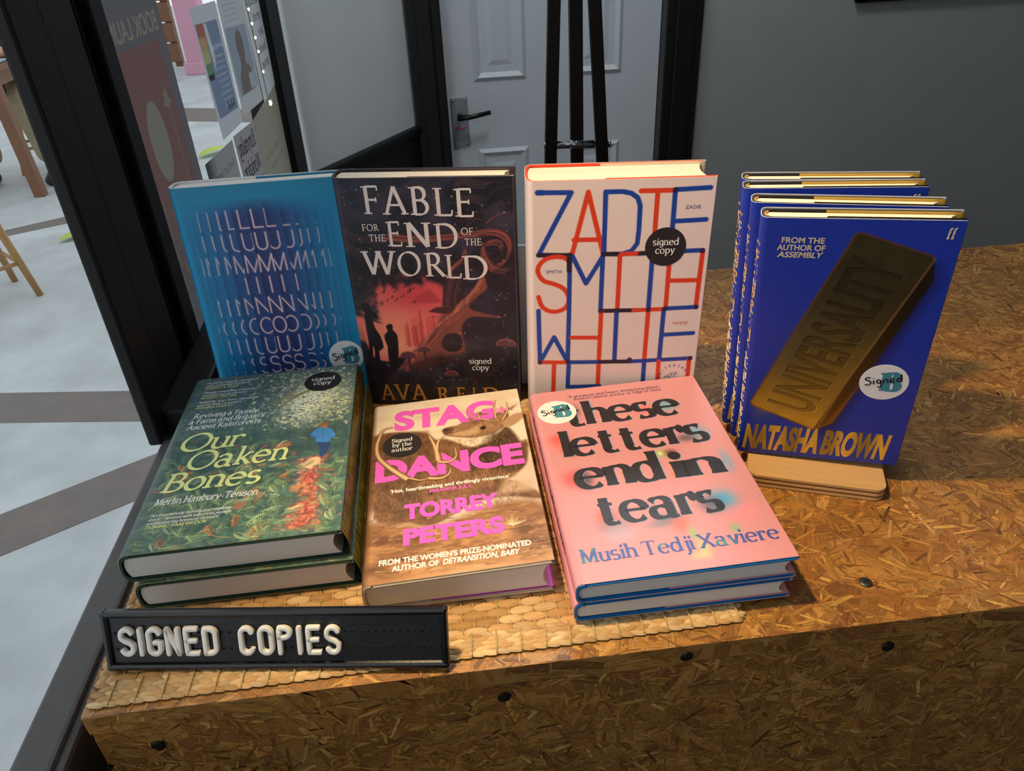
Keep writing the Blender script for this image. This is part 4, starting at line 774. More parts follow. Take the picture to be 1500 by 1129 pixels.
# --- blue cover with a gold bar
UDIR = math.atan2(138.1, 43.7)
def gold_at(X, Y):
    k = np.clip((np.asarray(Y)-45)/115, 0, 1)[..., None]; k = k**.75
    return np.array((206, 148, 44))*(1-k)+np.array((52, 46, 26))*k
def art_blue(w, d):
    C = Canvas(5, w, 0, d, STEP, (28, 54, 166)); A = UNI; n = C.noise(8, 8, 41)
    C.poly(np.array(smooth_line(A['side']+[A['side'][0]], 2))+[3.5, -4], (22, 26, 84), 4.5, .75)
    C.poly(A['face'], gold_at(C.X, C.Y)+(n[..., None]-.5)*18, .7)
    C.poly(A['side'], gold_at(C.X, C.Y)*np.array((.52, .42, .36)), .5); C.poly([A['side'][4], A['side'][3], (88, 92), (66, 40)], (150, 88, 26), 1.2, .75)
    F = A['face']; C.stroke(F[6:]+[F[0]], 1.6, (120, 66, 20), .7, .75); C.stroke(F[:5], 1.3, (110, 58, 40), .6, .8); C.stroke([F[4], (74, 83), F[6]], 1.1, (160, 112, 56), .6, .7, w1=2.2)
    C.blob(20, 58, 16, 8, (206, 148, 44), .5, 1.2); C.blob(40, 120, 12, 40, (72, 76, 62), .45, -.35)
    return C
def text_blue(mb, M):
    P = (214, 200, 168)
    st(mb, 'FROM THE', M, 15.2, 205.3, 4.2, 27.5, bold=.02, col=P); st(mb, 'AUTHOR OF', M, 12.8, 199.6, 4.2, 31, bold=.02, col=P); st(mb, 'ASSEMBLY', M, 13.4, 194, 4.2, 29, bold=.02, shear=.2, col=P)
    put(mb, serif('ff', thick=.2, thin=.12, nib=0, sl=.05, slant=.12, track=-.02), M, 115.4, 210.8, 7.2, 5.2, col=P)
    ux, uy = math.cos(UDIR), math.sin(UDIR)
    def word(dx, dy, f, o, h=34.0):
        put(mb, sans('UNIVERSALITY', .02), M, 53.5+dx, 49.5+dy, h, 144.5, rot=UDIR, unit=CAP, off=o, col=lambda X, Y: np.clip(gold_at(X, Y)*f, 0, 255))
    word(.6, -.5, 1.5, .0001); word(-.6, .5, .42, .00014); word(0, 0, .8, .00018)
    def foil(X, Y): return np.array((232, 176, 62))[None]*(.86+.22*np.sin(np.asarray(X)*.23+1.0))[:, None]
    st(mb, 'NATASHA', M, 4.4, 8, 24.6, 59.5, bold=.052, shear=.08, col=foil); st(mb, 'BROWN', M, 66, 8, 24.6, 49, bold=.052, shear=.08, col=foil)
def spine_blue(mb, M, ln):
    P = (196, 164, 110); f = lambda X, Y, o: M(ln-Y, X, o+.0003)
    st(mb, 'UNIVERSALITY', f, 205, ln/2-.3, 7.0, 92, bold=.02, shear=.15, mirror=True, col=P); st(mb, 'NATASHA BROWN', f, 104, ln/2-.3, 7.0, 92, bold=.03, shear=.15, mirror=True, col=(232, 206, 150))

# ------------------------------------------------------------------ the room and the arcade outside
FLOOR_Z = -1.0; DOOR_Y = 2.6; SILL_Z = -0.04
BLACKWOOD = mat('black_painted_wood', (13, 13, 15), .5, spec=.35, var=.25, scale=60, stretch=(4, 4, .5), bump=.15)
DARKBROWN = mat('dark_stained_wood', (17, 14, 13), .45, var=.3, scale=30, stretch=(6, 6, .4), bump=.1)
WALLPAINT = mat('grey_wall_paint', (158, 160, 160), .8, var=.04, scale=6, bump=.05)
DOORPAINT = mat('pale_blue_grey_gloss_paint', (200, 206, 212), .45, var=.04, scale=8)
PANELPAINT = mat('pale_grey_panel_paint', (214, 220, 224), .6, var=.04, scale=5)
CONCRETE = mat('pale_concrete', (186, 192, 195), .7, var=.2, scale=4.5, bump=.25)
BROWNSTRIP = mat('brown_grey_stone', (118, 110, 106), .75, var=.10, scale=14)

def slab(name, lo, hi, m, bevel=0.0, M=None, parent=None):
    mb = MB(); mb.box(lo, hi, 0, bevel, None, M); return mb.build(name, m, parent)
struct(slab('floor', (-.33, -3.0, FLOOR_Z-.05), (3.2, 3.1, FLOOR_Z), mat('dark_floorboards', (92, 84, 76), .6, var=.15, scale=10, stretch=(1, 8, 1))))
# arcade floor with stone strips let into it
struct(slab('floor_arcade', (-14, -4, FLOOR_Z-.06), (-.46, 16, FLOOR_Z), CONCRETE))
def strip(k, pts):
    mb = MB(); mb.prism(pts, FLOOR_Z-.004, FLOOR_Z+.002, 0); return struct(mb.build('trim_%d' % k, BROWNSTRIP))
strip(1, [(-8, 3.4), (-1.64, 2.48), (-.46, 2.31), (-.46, 2.12), (-1.55, 2.28), (-8, 3.2)])
strip(2, [(-6, -1.0), (-1.33, 1.79), (-.95, 2.02), (-.46, 2.31), (-.46, 2.10), (-.96, 1.79), (-1.26, 1.61), (-5.6, -1.2)])
strip(3, [(-8, 1.0), (-2.41, 4.24), (-2.09, 4.43), (-.46, 5.2), (-.46, 5.06), (-2.04, 4.31), (-2.37, 4.14), (-8, .8)])
strip(10, [(-8, 9.2), (-1.82, 7.0), (-.46, 6.4), (-.46, 6.05), (-1.7, 6.5), (-8, 8.7)])
struct(slab('wall_front', (-.30, -3.1, FLOOR_Z), (3.2, -3.0, 1.7), WALLPAINT))
struct(slab('ceiling', (-.40, -3.0, 1.7), (3.2, 3.1, 1.76), mat('white_ceiling', (214, 214, 212), .8)))
struct(slab('wall_right', (3.1, -3.0, FLOOR_Z), (3.2, 3.1, 1.7), WALLPAINT))
# back wall with the door opening
mb = MB(); mb.box((.872, DOOR_Y, FLOOR_Z), (3.1, DOOR_Y+.1, 1.7)); mb.box((-.06, DOOR_Y, 1.12), (.872, DOOR_Y+.1, 1.7))
struct(mb.build('wall_back', WALLPAINT))
# door: moulded six-panel leaf
mb = MB(); dz0, dz1 = FLOOR_Z+.01, 1.04; dx0, dx1 = .048, .752; yf = DOOR_Y+.03
mb.box((dx0, yf, dz0), (dx1, yf+.04, dz1), 0, .001)
def moulded(x0, x1, z0, z1):
    s = .032
    ring = lambda o, y: [(x0+o, y, z0+o), (x1-o, y, z0+o), (x1-o, y, z1-o), (x0+o, y, z1-o)]
    V = ring(0, yf-.0005)+ring(.012, yf-.009)+ring(s, yf+.004)+ring(s+.03, yf-.004)
    F = [[a*4+i, a*4+(i+1) % 4, a*4+4+(i+1) % 4, a*4+4+i] for a in range(3) for i in range(4)]+[[12, 13, 14, 15]]
    mb.add(V, F, 0)
for x0, x1 in ((.139, .312), (.452, .628)):
    moulded(x0, x1, -.082, .60); moulded(x0, x1, .70, .95); moulded(x0, x1, -.86, -.30)
door = struct(mb.build('door_1', DOORPAINT))
CHROME = mat('pale_chrome', (170, 176, 184), .4, .55)  # paler, part-metal base; a bluish reflection is put into its colour
mb = MB(); mb.box((.058, yf-.008, -.285), (.112, yf, -.125), 0, .003)
for z in (-.135, -.275):
    for x in (.066, .104): mb.lathe([(.004, 0), (.003, .002)], frame((x, yf-.008, z), (1, 0, 0), (0, 0, 1), (0, -1, 0)))
hp = mb.build('handle_plate', CHROME, door)
mb = MB(); mb.tube([(.084, yf-.006, -.183), (.084, yf-.045, -.183)], .009); mb.tube([(.076, yf-.046, -.183), (.12, yf-.05, -.181), (.185, yf-.05, -.170)], [.010, .008, .007])
mb.build('lever_handle', mat('dark_chrome', (60, 58, 56), .3, .9), door)
mb = MB(); mb.tube([(.066, yf-.0085, -.222), (.083, yf-.010, -.226), (.103, yf-.0085, -.220)], .003); mb.build('pink_band', mat('pink_tape', (190, 70, 160), .5), door)
# door frame, black
mb = MB()
for x0, x1 in ((-.058, .047), (.753, .872)):
    mb.box((x0, DOOR_Y-.03, FLOOR_Z), (x1, DOOR_Y+.06, 1.14), 0, .004); mb.box((x0+.03, DOOR_Y-.042, FLOOR_Z), (x1-.03, DOOR_Y-.025, 1.14), 0, .004)
mb.box((-.058, DOOR_Y-.03, 1.045), (.872, DOOR_Y+.06, 1.14), 0, .004)
struct(mb.build('trim_4', DARKBROWN))
# angled lobby panel left of the door, pale above a black kick panel
A2 = Vector((-.372, 2.105, 0)); B2 = Vector((-.056, 2.6, 0)); u2 = (B2-A2).normalized(); L2 = (B2-A2).length
MP = frame(A2, u2, Vector((-u2.y, u2.x, 0)), (0, 0, 1))
mb = MB(); mb.box((0, 0, -.20), (L2, .03, 1.7), 0, .001, None, MP); struct(mb.build('wall_angled', PANELPAINT))
mb = MB(); mb.box((-.012, -.02, FLOOR_Z), (L2, .012, -.200), 0, .004, None, MP); mb.box((-.012, -.028, -.222), (L2, .012, -.197), 0, .006, None, MP); struct(mb.build('baseboard_left', BLACKWOOD))
mb = MB(); mb.box((-.075, -.045, FLOOR_Z), (-.012, .04, 1.7), 0, .004, None, MP); mb.box((-.022, -.055, FLOOR_Z), (-.012, .02, 1.7), 0, .002, None, MP); mb.box((-.02, -.03, .165), (.012, .0, .18), 0, .002, None, MP)
struct(mb.build('trim_5', PANELPAINT))
# shop window: sill, wall under it, posts, two panes
GX = -.310; P0 = Vector((-.31, .87, 0)); AN = math.radians(5.0); ud = Vector((math.sin(AN), math.cos(AN), 0)); PL = .535
MG = frame(P0, ud, (0, 0, 1), ud.cross(Vector((0, 0, 1))))   # x along the pane, y up, z towards the room
def mglass():
    m = bpy.data.materials.new('window_glass'); m.use_nodes = True; n = m.node_tree.nodes; l = m.node_tree.links; n.clear()
    o = n.new('ShaderNodeOutputMaterial'); t = n.new('ShaderNodeBsdfTransparent'); g = n.new('ShaderNodeBsdfGlossy'); g.inputs['Roughness'].default_value = 0.02
    mx = n.new('ShaderNodeMixShader'); fr = n.new('ShaderNodeFresnel'); fr.inputs[0].default_value = 1.45; mu = n.new('ShaderNodeMath'); mu.operation = 'MULTIPLY'; mu.inputs[1].default_value = .16
    t.inputs[0].default_value = (.97, .99, .985, 1)
    l.new(fr.outputs[0], mu.inputs[0]); l.new(mu.outputs[0], mx.inputs[0]); l.new(t.outputs[0], mx.inputs[1]); l.new(g.outputs[0], mx.inputs[2]); l.new(mx.outputs[0], o.inputs[0]); return m
GLASS = mglass()
mb = MB(); mb.add([(GX-.01, -2.2, SILL_Z), (GX-.01, .665, SILL_Z), (GX-.01, .665, 1.5), (GX-.01, -2.2, 1.5)], [[0, 1, 2, 3]]); struct(mb.build('window_1', GLASS))
mb = MB(); mb.add([(MG @ Vector(q))[:] for q in ((0, -.05, -.01), (PL, -.05, -.01), (PL, 1.5, -.01), (0, 1.5, -.01))], [[0, 1, 2, 3]]); w2 = struct(mb.build('window_2', GLASS))
mb = MB(); mb.box((GX-.004, -2.2, SILL_Z-.03), (GX+.024, .70, SILL_Z), 0, .003); mb.box((GX+.018, -2.2, SILL_Z-.06), (GX+.030, .70, SILL_Z-.005), 0, .004)
struct(mb.build('trim_6', mat('charcoal_painted_sill', (74, 72, 74), .55, var=.12, scale=120)))
mb = MB(); mb.box((GX-.012, -2.3, FLOOR_Z-.06), (GX+.020, .87, SILL_Z-.032)); mb.box((-.10, FLOOR_Z-.06, -.03), (PL+.085, SILL_Z-.02, .0), 0, 0, None, frame(P0, ud, (0, 0, 1), ud.cross(Vector((0, 0, 1)))))
struct(mb.build('wall_left', mat('blue_grey_paint', (138, 146, 158), .6, var=.15, scale=50, stretch=(3, 3, .5))))
mb = MB(); mb.box((GX-.09, -2.3, 1.48), (GX+.03, .9, 1.76)); mb.box((0, 1.48, -.1), (PL+.2, 1.76, .03), 0, 0, None, MG); struct(mb.build('trim_7', BLACKWOOD))
# black post between the panes: stepped mouldings
mb = MB(); zt = 1.5
mb.box((GX-.014, .668, SILL_Z), (GX+.0, .725, zt), 0, .003); mb.box((GX-.03, .729, SILL_Z), (GX-.004, .802, zt), 0, .004); mb.box((GX-.03, .798, SILL_Z), (GX-.016, .832, zt), 0, .003)
mb.box((GX-.02, .826, SILL_Z), (GX+.001, .862, zt), 0, .003); mb.box((GX-.004, .69, SILL_Z-.01), (-.272, .93, -.012), 0, .004); mb.box((GX-.03, .724, SILL_Z), (GX-.012, .730, zt))
mb.tube([(GX-.012, .812, SILL_Z), (GX-.012, .812, zt)], .006)
struct(mb.build('trim_8', BLACKWOOD))
mb = MB(); mb.box((PL-.005, -.05, -.05), (PL+.07, 1.5, .012), 0, .003, None, MG); mb.box((PL+.06, -.9, -.05), (PL+.085, 1.5, -.01), 0, .003, None, MG); struct(mb.build('trim_9', BLACKWOOD))

# ------------------------------------------------------------------ posters and lights on the far pane (seen from behind)
def on_pane(s, v, off): # metres along the pane / up; off towards the room
    s = np.asarray(s, float); v = np.asarray(v, float)
    B = np.array(P0)[None]+s.reshape(-1, 1)*np.array(ud)[None]; n_ = np.array(ud.cross(Vector((0, 0, 1))))
    return B+np.stack([np.zeros(s.size), np.zeros(s.size), v.ravel()], 1)+n_*off
PANEMM = lambda X, Y, off: on_pane(np.asarray(X)/1000, np.asarray(Y)/1000, off)
def _geo(C, geo, x, y, h, w, col, unit=1.0, rot=0.0):
    V, F = geo; V = V[:, :2]/unit; V = V.copy(); V[:, 0] -= V[:, 0].min(); V[:, 0] *= -w/V[:, 0].max(); V[:, 1] *= h   # mirrored: read from outside
    V += np.array([x, y])
    for f in F: C.poly(V[f], col, .25)
def sheet_thing(name, corners, col, label, cat, group, draw=None, off=.001, step=1.0):
    """paper on the pane seen against the light; corners (s, v) in metres from the near top corner clockwise; art in the same frame, millimetres"""
    c = np.array(corners)*1000; lo = c.min(0); hi = c.max(0); C = Canvas(lo[0], hi[0], lo[1], hi[1], step, col)
    if draw: draw(C)
    C.c = C.c.mean(-1, keepdims=True)*.35+C.c*.65   # colours pulled towards grey
    fx = ((C.X-lo[0])/(hi[0]-lo[0]))[..., None]; fy = ((C.Y-lo[1])/(hi[1]-lo[1]))[..., None]
    Q = (c[0]*(1-fx)+c[1]*fx)*fy+(c[3]*(1-fx)+c[2]*fx)*(1-fy); sh = C.X.shape
    mb = MB(); mb.grid(PANEMM(Q[..., 0].ravel(), Q[..., 1].ravel(), off).reshape(sh+(3,)), 0, C.c)
    o = mb.build(name, print_mat('thin_paper', .6, thin=.85, gain=.72)); return tag(o, label, cat, group)
R4 = lambda x0, x1, y0, y1: [(x0, y0), (x1, y0), (x1, y1), (x0, y1)]
def el(x, y, rx, ry): return [(x+rx*math.cos(a), y+ry*math.sin(a)) for a in np.linspace(0, 2*math.pi, 25)[:-1]]
def poster_art(C):
    rs = random.Random(3); dx = 26
    C.poly(R4(0+dx, 118+dx, 20, 300), (132, 88, 86), .6)
    for x, w_, h_ in ((0, 30, 75), (26, 20, 92), (44, 24, 72), (66, 18, 100), (82, 36, 84)): C.poly(R4(x+dx, x+w_+dx, 20, 20+h_), (102, 94, 104), 1.5, .8)
    for i in range(90):
        x = rs.uniform(0, 112)+dx; y = rs.uniform(24, 130); C.poly([(x, y), (x+rs.uniform(1, 5), y), (x+rs.uniform(1, 4), y+rs.uniform(6, 26)), (x, y+rs.uniform(6, 22))], rs.choice([(130, 118, 92), (118, 108, 94), (104, 98, 108), (126, 106, 88)]), .6, .8)
    C.poly(el(46+dx, 198, 25, 46), (136, 133, 114), .8)
    C.poly([(98+dx, 120), (101+dx, 120), (96+dx, 230), (94+dx, 230)], (136, 122, 98), .6); C.poly(el(95+dx, 232, 12, 5), (138, 124, 102), .6); C.poly(el(95+dx, 241, 7, 5), (138, 124, 102), .6); C.poly([(94+dx, 240), (96.5+dx, 240), (95.2+dx, 266)], (136, 122, 98), .6)
    C.stroke(smooth_line([(112+dx, 60), (100+dx, 44), (84+dx, 30), (78+dx, 8), (60+dx, -10)], 6), 9, (110, 114, 122), .8)
    C.poly(R4(118+dx-2, 118+dx+6, -50, 60), (150, 128, 122), 3, .5)
    _geo(C, sans('BOOK LAUNCH', .01), 127+dx, 308, 21, 168, (150, 143, 114), CAP)
    _geo(C, sans('makes you', 0), 122+dx, 362, 9, 100, (160, 156, 140), CAP)
tag(sheet_thing('event_poster', [(-.06, .50), (.166, .50), (.166, -.05), (-.06, -.05)], (104, 101, 108), '', 'poster', None, poster_art, off=-.016),
    'large dull poster of a sunset skyline on the far pane, its lettering read backwards', 'poster')
def flyer_art(C):
    C.poly([(224, 302), (314, 300), (318, 180), (228, 184)], (112, 134, 172), .6)
    for i, c in enumerate(((186, 96, 84), (196, 150, 88), (186, 178, 92), (100, 150, 104))): C.poly([(226, 302-i*16), (256-i*2, 301-i*16), (254-i*2, 285-i*16), (226, 286-i*16)], c, .6)
    C.poly([(256, 300), (266, 300), (273, 262), (262, 238), (258, 262)], (196, 194, 198), .6); C.poly([(226, 240), (250, 240), (248, 232), (226, 234)], (64, 68, 78), 1)
    for i in range(9): C.stroke([(258+i % 3*5, 258-i*8), (308, 256-i*8)], 2.2, (158, 172, 196), .6, .8)
    for i in range(5): C.poly(R4(276+i*7, 280+i*7, 186, 196-i % 2*4), (60, 64, 76), .5)
    _geo(C, sans('all welcome', 0), 312, 266, 7, 52, (204, 210, 222), CAP)
sheet_thing('blue_leaflet', [(.218, .322), (.322, .320), (.326, .160), (.228, .158)], (188, 192, 204), 'blue leaflet with a rainbow flag stuck to the far window pane', 'leaflet', 'leaflets on the window pane', flyer_art, step=.8)
def portrait_art(C):
    C.poly([(328, 284), (430, 280), (432, 192), (332, 190)], (140, 154, 174), .8)
    C.poly(smooth_line([(346, 192), (352, 215), (364, 226), (370, 240), (364, 254), (372, 272), (388, 276), (400, 262), (398, 244), (394, 230), (410, 222), (420, 192), (346, 192)], 4), (122, 110, 108), 1.2)
    C.poly(R4(394, 426, 192, 214), (160, 172, 184), .8)
    for i in range(4): C.stroke([(340, 312-i*7), (404, 311-i*7)], 1.6, (158, 162, 170), .6, .8)
sheet_thing('portrait_leaflet', [(.323, .322), (.436, .320), (.440, .166), (.328, .166)], (182, 186, 192), 'grey leaflet with a portrait silhouette on the far window pane', 'leaflet', 'leaflets on the window pane', portrait_art, off=.003, step=.8)
def hand_art(words, s1, v1, wd_, hh, dy, c):
    def f(C):
        for i, t_ in enumerate(words): _geo(C, serif(t_, thick=.10, thin=.07, nib=35, sl=.02, slant=.2, track=-.02), s1, v1-i*dy, hh, wd_[i], c)
    return f
sheet_thing('white_notice', [(.438, .33), (.534, .33), (.528, .172), (.448, .160)], (196, 199, 206), 'white handwritten notice highest on the far window pane', 'notice', 'leaflets on the window pane', hand_art(['Saturday', 'open until', 'late', 'bookshop', 'upstairs'], 524, 296, [66, 46, 30, 62, 50], 13, 24, (92, 96, 106)), off=.002, step=.8)
sheet_thing('plain_notice', [(.142, .150), (.262, .150), (.266, -.03), (.15, -.03)], (150, 150, 152), 'dim grey notice low on the far window pane beside the poster', 'notice', 'leaflets on the window pane', hand_art(['find us here', 'every week'], 256, 118, [90, 70], 10, 22, (112, 112, 116)))
sheet_thing('workshop_notice', [(.266, .153), (.372, .150), (.380, -.03), (.275, -.03)], (154, 148, 150), 'notice with bold black handwriting low on the far window pane', 'notice', 'leaflets on the window pane', hand_art(['Storymaking', 'Workshop', 'Sunday'], 368, 120, [92, 90, 60], 24, 36, (34, 34, 38)), off=.002)
sheet_thing('yellowed_notice', [(.376, .150), (.528, .172), (.53, -.03), (.384, -.03)], (152, 150, 128), 'yellowish notice low on the far window pane next to the black post', 'notice', 'leaflets on the window pane', hand_art(['reading group', 'first monday'], 500, 90, [100, 90], 9, 22, (124, 124, 106)))
# fairy lights draped down the pane
fl = empty('fairy_lights', Matrix.Translation(on_pane(.44, .3, .008)[0].tolist())); tag(fl, 'string of tiny white fairy lights hanging beside the leaflets on the pane', 'fairy lights')
Mi = fl.matrix_world.inverted()
wp = smooth_line([(.432, .40), (.436, .33), (.440, .28), (.446, .23), (.449, .18), (.452, .155), (.47, .160)], 6)
mb = MB(); mb.tube([Mi @ Vector(on_pane(s, v, .008)[0]) for s, v in wp], .0012, 0, 6); mb.build('wire', mat('clear_wire', (190, 196, 190), .3), fl)
BULB = mat('lit_bulb', (255, 250, 220), .3, emit=6.0)
for i, (s, v) in enumerate([(.433, .335), (.436, .315), (.439, .296), (.441, .276), (.444, .256), (.446, .236), (.449, .206), (.452, .158)]):
    mb = MB(); mb.lathe([(.0003, -.002), (.0011, -.001), (.0013, .0), (.0009, .0015), (.0002, .002)] if i < 7 else [(.0006, -.004), (.0024, -.002), (.0028, 0), (.0018, .0024), (.0004, .004)], Matrix.Translation(Mi @ Vector(on_pane(s, v, .010)[0])), 0, 10); mb.build('bulb', BULB, fl)

# ------------------------------------------------------------------ arcade: table, stools, reader, column, bench
WALNUT = mat('worn_brown_wood', (124, 84, 58), .55, var=.2, scale=20, stretch=(6, 6, 1)); BEECH = mat('pale_beech', (178, 136, 84), .5, var=.12, scale=20, stretch=(6, 6, 1))
FX, FY = -2.43, 4.85
tb = empty('cafe_table', Matrix.Translation((FX-.35, FY+.3, FLOOR_Z))); tag(tb, 'brown wooden cafe table outside the window at the picture edge', 'table')
mb = MB(); mb.box((-.45, -.36, .71), (.38, .20, .745), 0, .004); mb.build('tabletop', WALNUT, tb)
mb = MB(); mb.box((-.40, -.30, .63), (.33, .14, .71), 0, .003); mb.build('apron', WALNUT, tb)
for sx_, sy_ in ((1, -1), (-1, -1), (1, 1), (-1, 1)):
    ly_ = -.30 if sy_ < 0 else .13
    mb = MB(); mb.bar((sx_*.33-.02, ly_+.01, .71), (sx_*.35, ly_, 0), .062, .062, 0, bevel=.004); mb.build('leg', WALNUT, tb)
mb = MB(); mb.box((.14, -.34, .745), (.36, -.14, .752)); mb.box((.15, -.33, .752), (.37, -.13, .757)); tag(mb.build('newspaper', mat('newsprint_blue_grey', (150, 170, 180), .8, var=.15, scale=60), M=Matrix.Translation((FX-.35, FY+.3, FLOOR_Z))), 'folded pale blue papers on the cafe table edge', 'paper')
def stool(loc, rz, label, hgt=.46):
    r = empty('wooden_stool', Matrix.Translation(loc) @ Matrix.Rotation(rz, 4, 'Z')); tag(r, label, 'stool', 'beech stools outside')
    mb = MB(); mb.lathe([(.15, hgt-.03), (.17, hgt-.022), (.172, hgt-.008), (.16, hgt), (.0, hgt)], None, 0, 28); mb.build('seat', BEECH, r)
    for a in (45, 135, 225, 315):
        c, s = math.cos(math.radians(a)), math.sin(math.radians(a)); mb = MB(); mb.tube([(c*.11, s*.11, hgt-.02), (c*.19, s*.19, 0)], [.018, .014], 0, 10); mb.build('leg', BEECH, r)
    for a in (0, 90, 180, 270):
        p = lambda q: (math.cos(math.radians(q))*.163, math.sin(math.radians(q))*.163, .16); mb = MB(); mb.tube([p(a-45), p(a+45)], .009, 0, 8); mb.build('stretcher', BEECH, r)
    return r
stool((-2.025, 3.33, FLOOR_Z), math.radians(-45), 'beech stool alone on the pale paving, one leg showing at the picture edge')
stool((-2.64, 5.50, FLOOR_Z), .3, 'beech stool under the seated reader outside')
col = empty('pink_post', Matrix.Translation((-2.36, 8.85, FLOOR_Z))); tag(col, 'pink painted post standing far outside behind the leaflets', 'post')
mb = MB(); mb.box((-.12, -.12, 0), (.12, .12, 3.2), 0, .01); mb.build('shaft', mat('pink_paint', (206, 150, 172), .6, var=.05, scale=4), col)
mb = MB(); mb.box((-.15, -.15, 0), (.15, .15, .12), 0, .01); mb.build('plinth_block', mat('pink_paint', (206, 150, 172)), col)
pl = empty('wooden_screen', Matrix.Translation((-3.3, 9.3, FLOOR_Z))); tag(pl, 'brown slatted wooden screen far outside beside the pink post', 'screen')
mb = MB()
for i in range(9): mb.box((-.75, -.03, .05+i*.2), (.62, .0, .235+i*.2), 0, .006)
mb.build('slat_panel', WALNUT, pl)
for x in (-.72, .58):
    mb = MB(); mb.box((x-.04, 0, 0), (x+.04, .08, 1.9), 0, .005); mb.build('upright', WALNUT, pl)
mb = MB(); p = smooth_line([(0, 0), (.05, .035), (.13, .04), (.2, .01), (.14, -.035), (.06, -.03)], 5); k = len(p)
V = [(x, y, .012+.018*math.sin(x*14)) for x, y in p]+[(.1, 0, .028), (0, 0, .01)]
mb.add(V, [[i, (i+1) % k, k] for i in range(k)], 0, None, None, True)
LEAFM = mat('yellow_green_leaf', (176, 200, 84), .5, var=.15, scale=12)
lf = mb.build('fallen_leaf', LEAFM, M=Matrix.Translation((-2.0, 3.98, FLOOR_Z)) @ Matrix.Rotation(.75, 4, 'Z')); tag(lf, 'yellow green leaf lying on the pale paving by the black window post', 'leaf')
l2 = lf.copy(); COL.objects.link(l2); l2.matrix_world = Matrix.Translation((-1.62, 5.42, FLOOR_Z)) @ Matrix.Rotation(.9, 4, 'Z') @ Matrix.Scale(1.3, 4); l2['label'] = 'yellow green leaf seen below the leaflets through the far pane'
# ------------------------------------------------------------------ seated reader outside
def skin(name, joints, edges, m, parent=None, sub=2, root=0):
    me = bpy.data.meshes.new(name); me.from_pydata([j[:3] for j in joints], edges, []); o = bpy.data.objects.new(name, me); COL.objects.link(o); me.materials.append(m)
    if parent: o.parent = parent
    md = o.modifiers.new('skin', 'SKIN'); lay = me.skin_vertices[0].data
    for i, j in enumerate(joints): r = j[3] if len(j) == 4 else j[3:5]; lay[i].radius = (r, r) if not isinstance(r, tuple) else r; lay[i].use_root = (i == root)
    sb = o.modifiers.new('sub', 'SUBSURF'); sb.levels = sb.render_levels = sub; return o
SKINM = mat('skin', (198, 150, 124), .55, var=.05, scale=20)
PX, PY, PZ = -2.64, 5.52, FLOOR_Z
body = skin('person', [(0, 0, .585, .115), (0, .01, .72, .12), (0, 0, .88, .135), (0, -.01, 1.03, .06), (0, -.03, 1.10, .05), (0, -.05, 1.17, .085), (0, -.05, 1.27, .075),
    (.17, -.01, .98, .055), (.25, -.12, .76, .045), (.16, -.36, .775, .033), (.12, -.44, .775, .03), (-.17, -.01, .98, .055), (-.25, -.12, .76, .045), (-.16, -.36, .775, .033), (-.12, -.44, .775, .03),
    (.09, -.02, .57, .09), (.14, -.36, .52, .065), (.17, -.34, .30, .055), (.19, -.33, .09, .04), (.20, -.44, .04, .035), (-.09, -.02, .57, .09), (-.14, -.36, .52, .065), (-.17, -.34, .30, .055), (-.19, -.33, .09, .04), (-.20, -.44, .04, .035)],
    [(0, 1), (1, 2), (2, 3), (3, 4), (4, 5), (5, 6), (2, 7), (7, 8), (8, 9), (9, 10), (2, 11), (11, 12), (12, 13), (13, 14), (0, 15), (15, 16), (16, 17), (17, 18), (18, 19), (0, 20), (20, 21), (21, 22), (22, 23), (23, 24)], SKINM)
body.location = (PX, PY, PZ); tag(body, 'seated person in khaki trousers and navy top at the cafe table outside', 'person')
skin('trousers', [(0, 0, .60, .135), (.09, -.02, .575, .108), (.14, -.36, .51, .085), (.17, -.34, .30, .08), (.185, -.33, .11, .075), (-.09, -.02, .575, .108), (-.14, -.36, .51, .085), (-.17, -.34, .30, .08), (-.185, -.33, .11, .075)], [(0, 1), (1, 2), (2, 3), (3, 4), (0, 5), (5, 6), (6, 7), (7, 8)], mat('khaki_cotton', (158, 146, 120), .85, var=.15, scale=14), body)
skin('navy_top', [(0, 0, .58, .15), (0, .01, .72, .145), (0, 0, .88, .16), (0, -.01, 1.0, .08), (.17, -.01, .98, .075), (.25, -.12, .76, .062), (.18, -.32, .775, .05), (-.17, -.01, .98, .075), (-.25, -.12, .76, .062), (-.18, -.32, .775, .05)], [(0, 1), (1, 2), (2, 3), (2, 4), (4, 5), (5, 6), (2, 7), (7, 8), (8, 9)], mat('navy_knit', (34, 40, 62), .85, var=.15, scale=30), body)
skin('hair', [(0, -.02, 1.24, .085), (0, -.03, 1.31, .08), (0, .03, 1.2, .05)], [(0, 1), (0, 2)], mat('dark_hair', (44, 34, 28), .7, var=.2, scale=60), body)
for s in (1, -1): skin('shoe', [(s*.19, -.31, .045, .045), (s*.197, -.42, .04, .045), (s*.203, -.50, .03, .032)], [(0, 1), (1, 2)], mat('black_shoe', (24, 24, 26), .4), body)
for s in (1, -1):
    mb = MB(); mb.lathe([(.004, -.004), (.008, 0), (.004, .004)], Matrix.Translation((s*.032, -.125, 1.215)), 0, 10); mb.build('eye', mat('dark_eye', (30, 24, 22), .2), body)
mb = MB(); mb.lathe([(.003, -.03), (.013, -.012), (.015, 0), (.008, .012)], Matrix.Translation((0, -.133, 1.19)), 0, 10); mb.build('nose', SKINM, body)


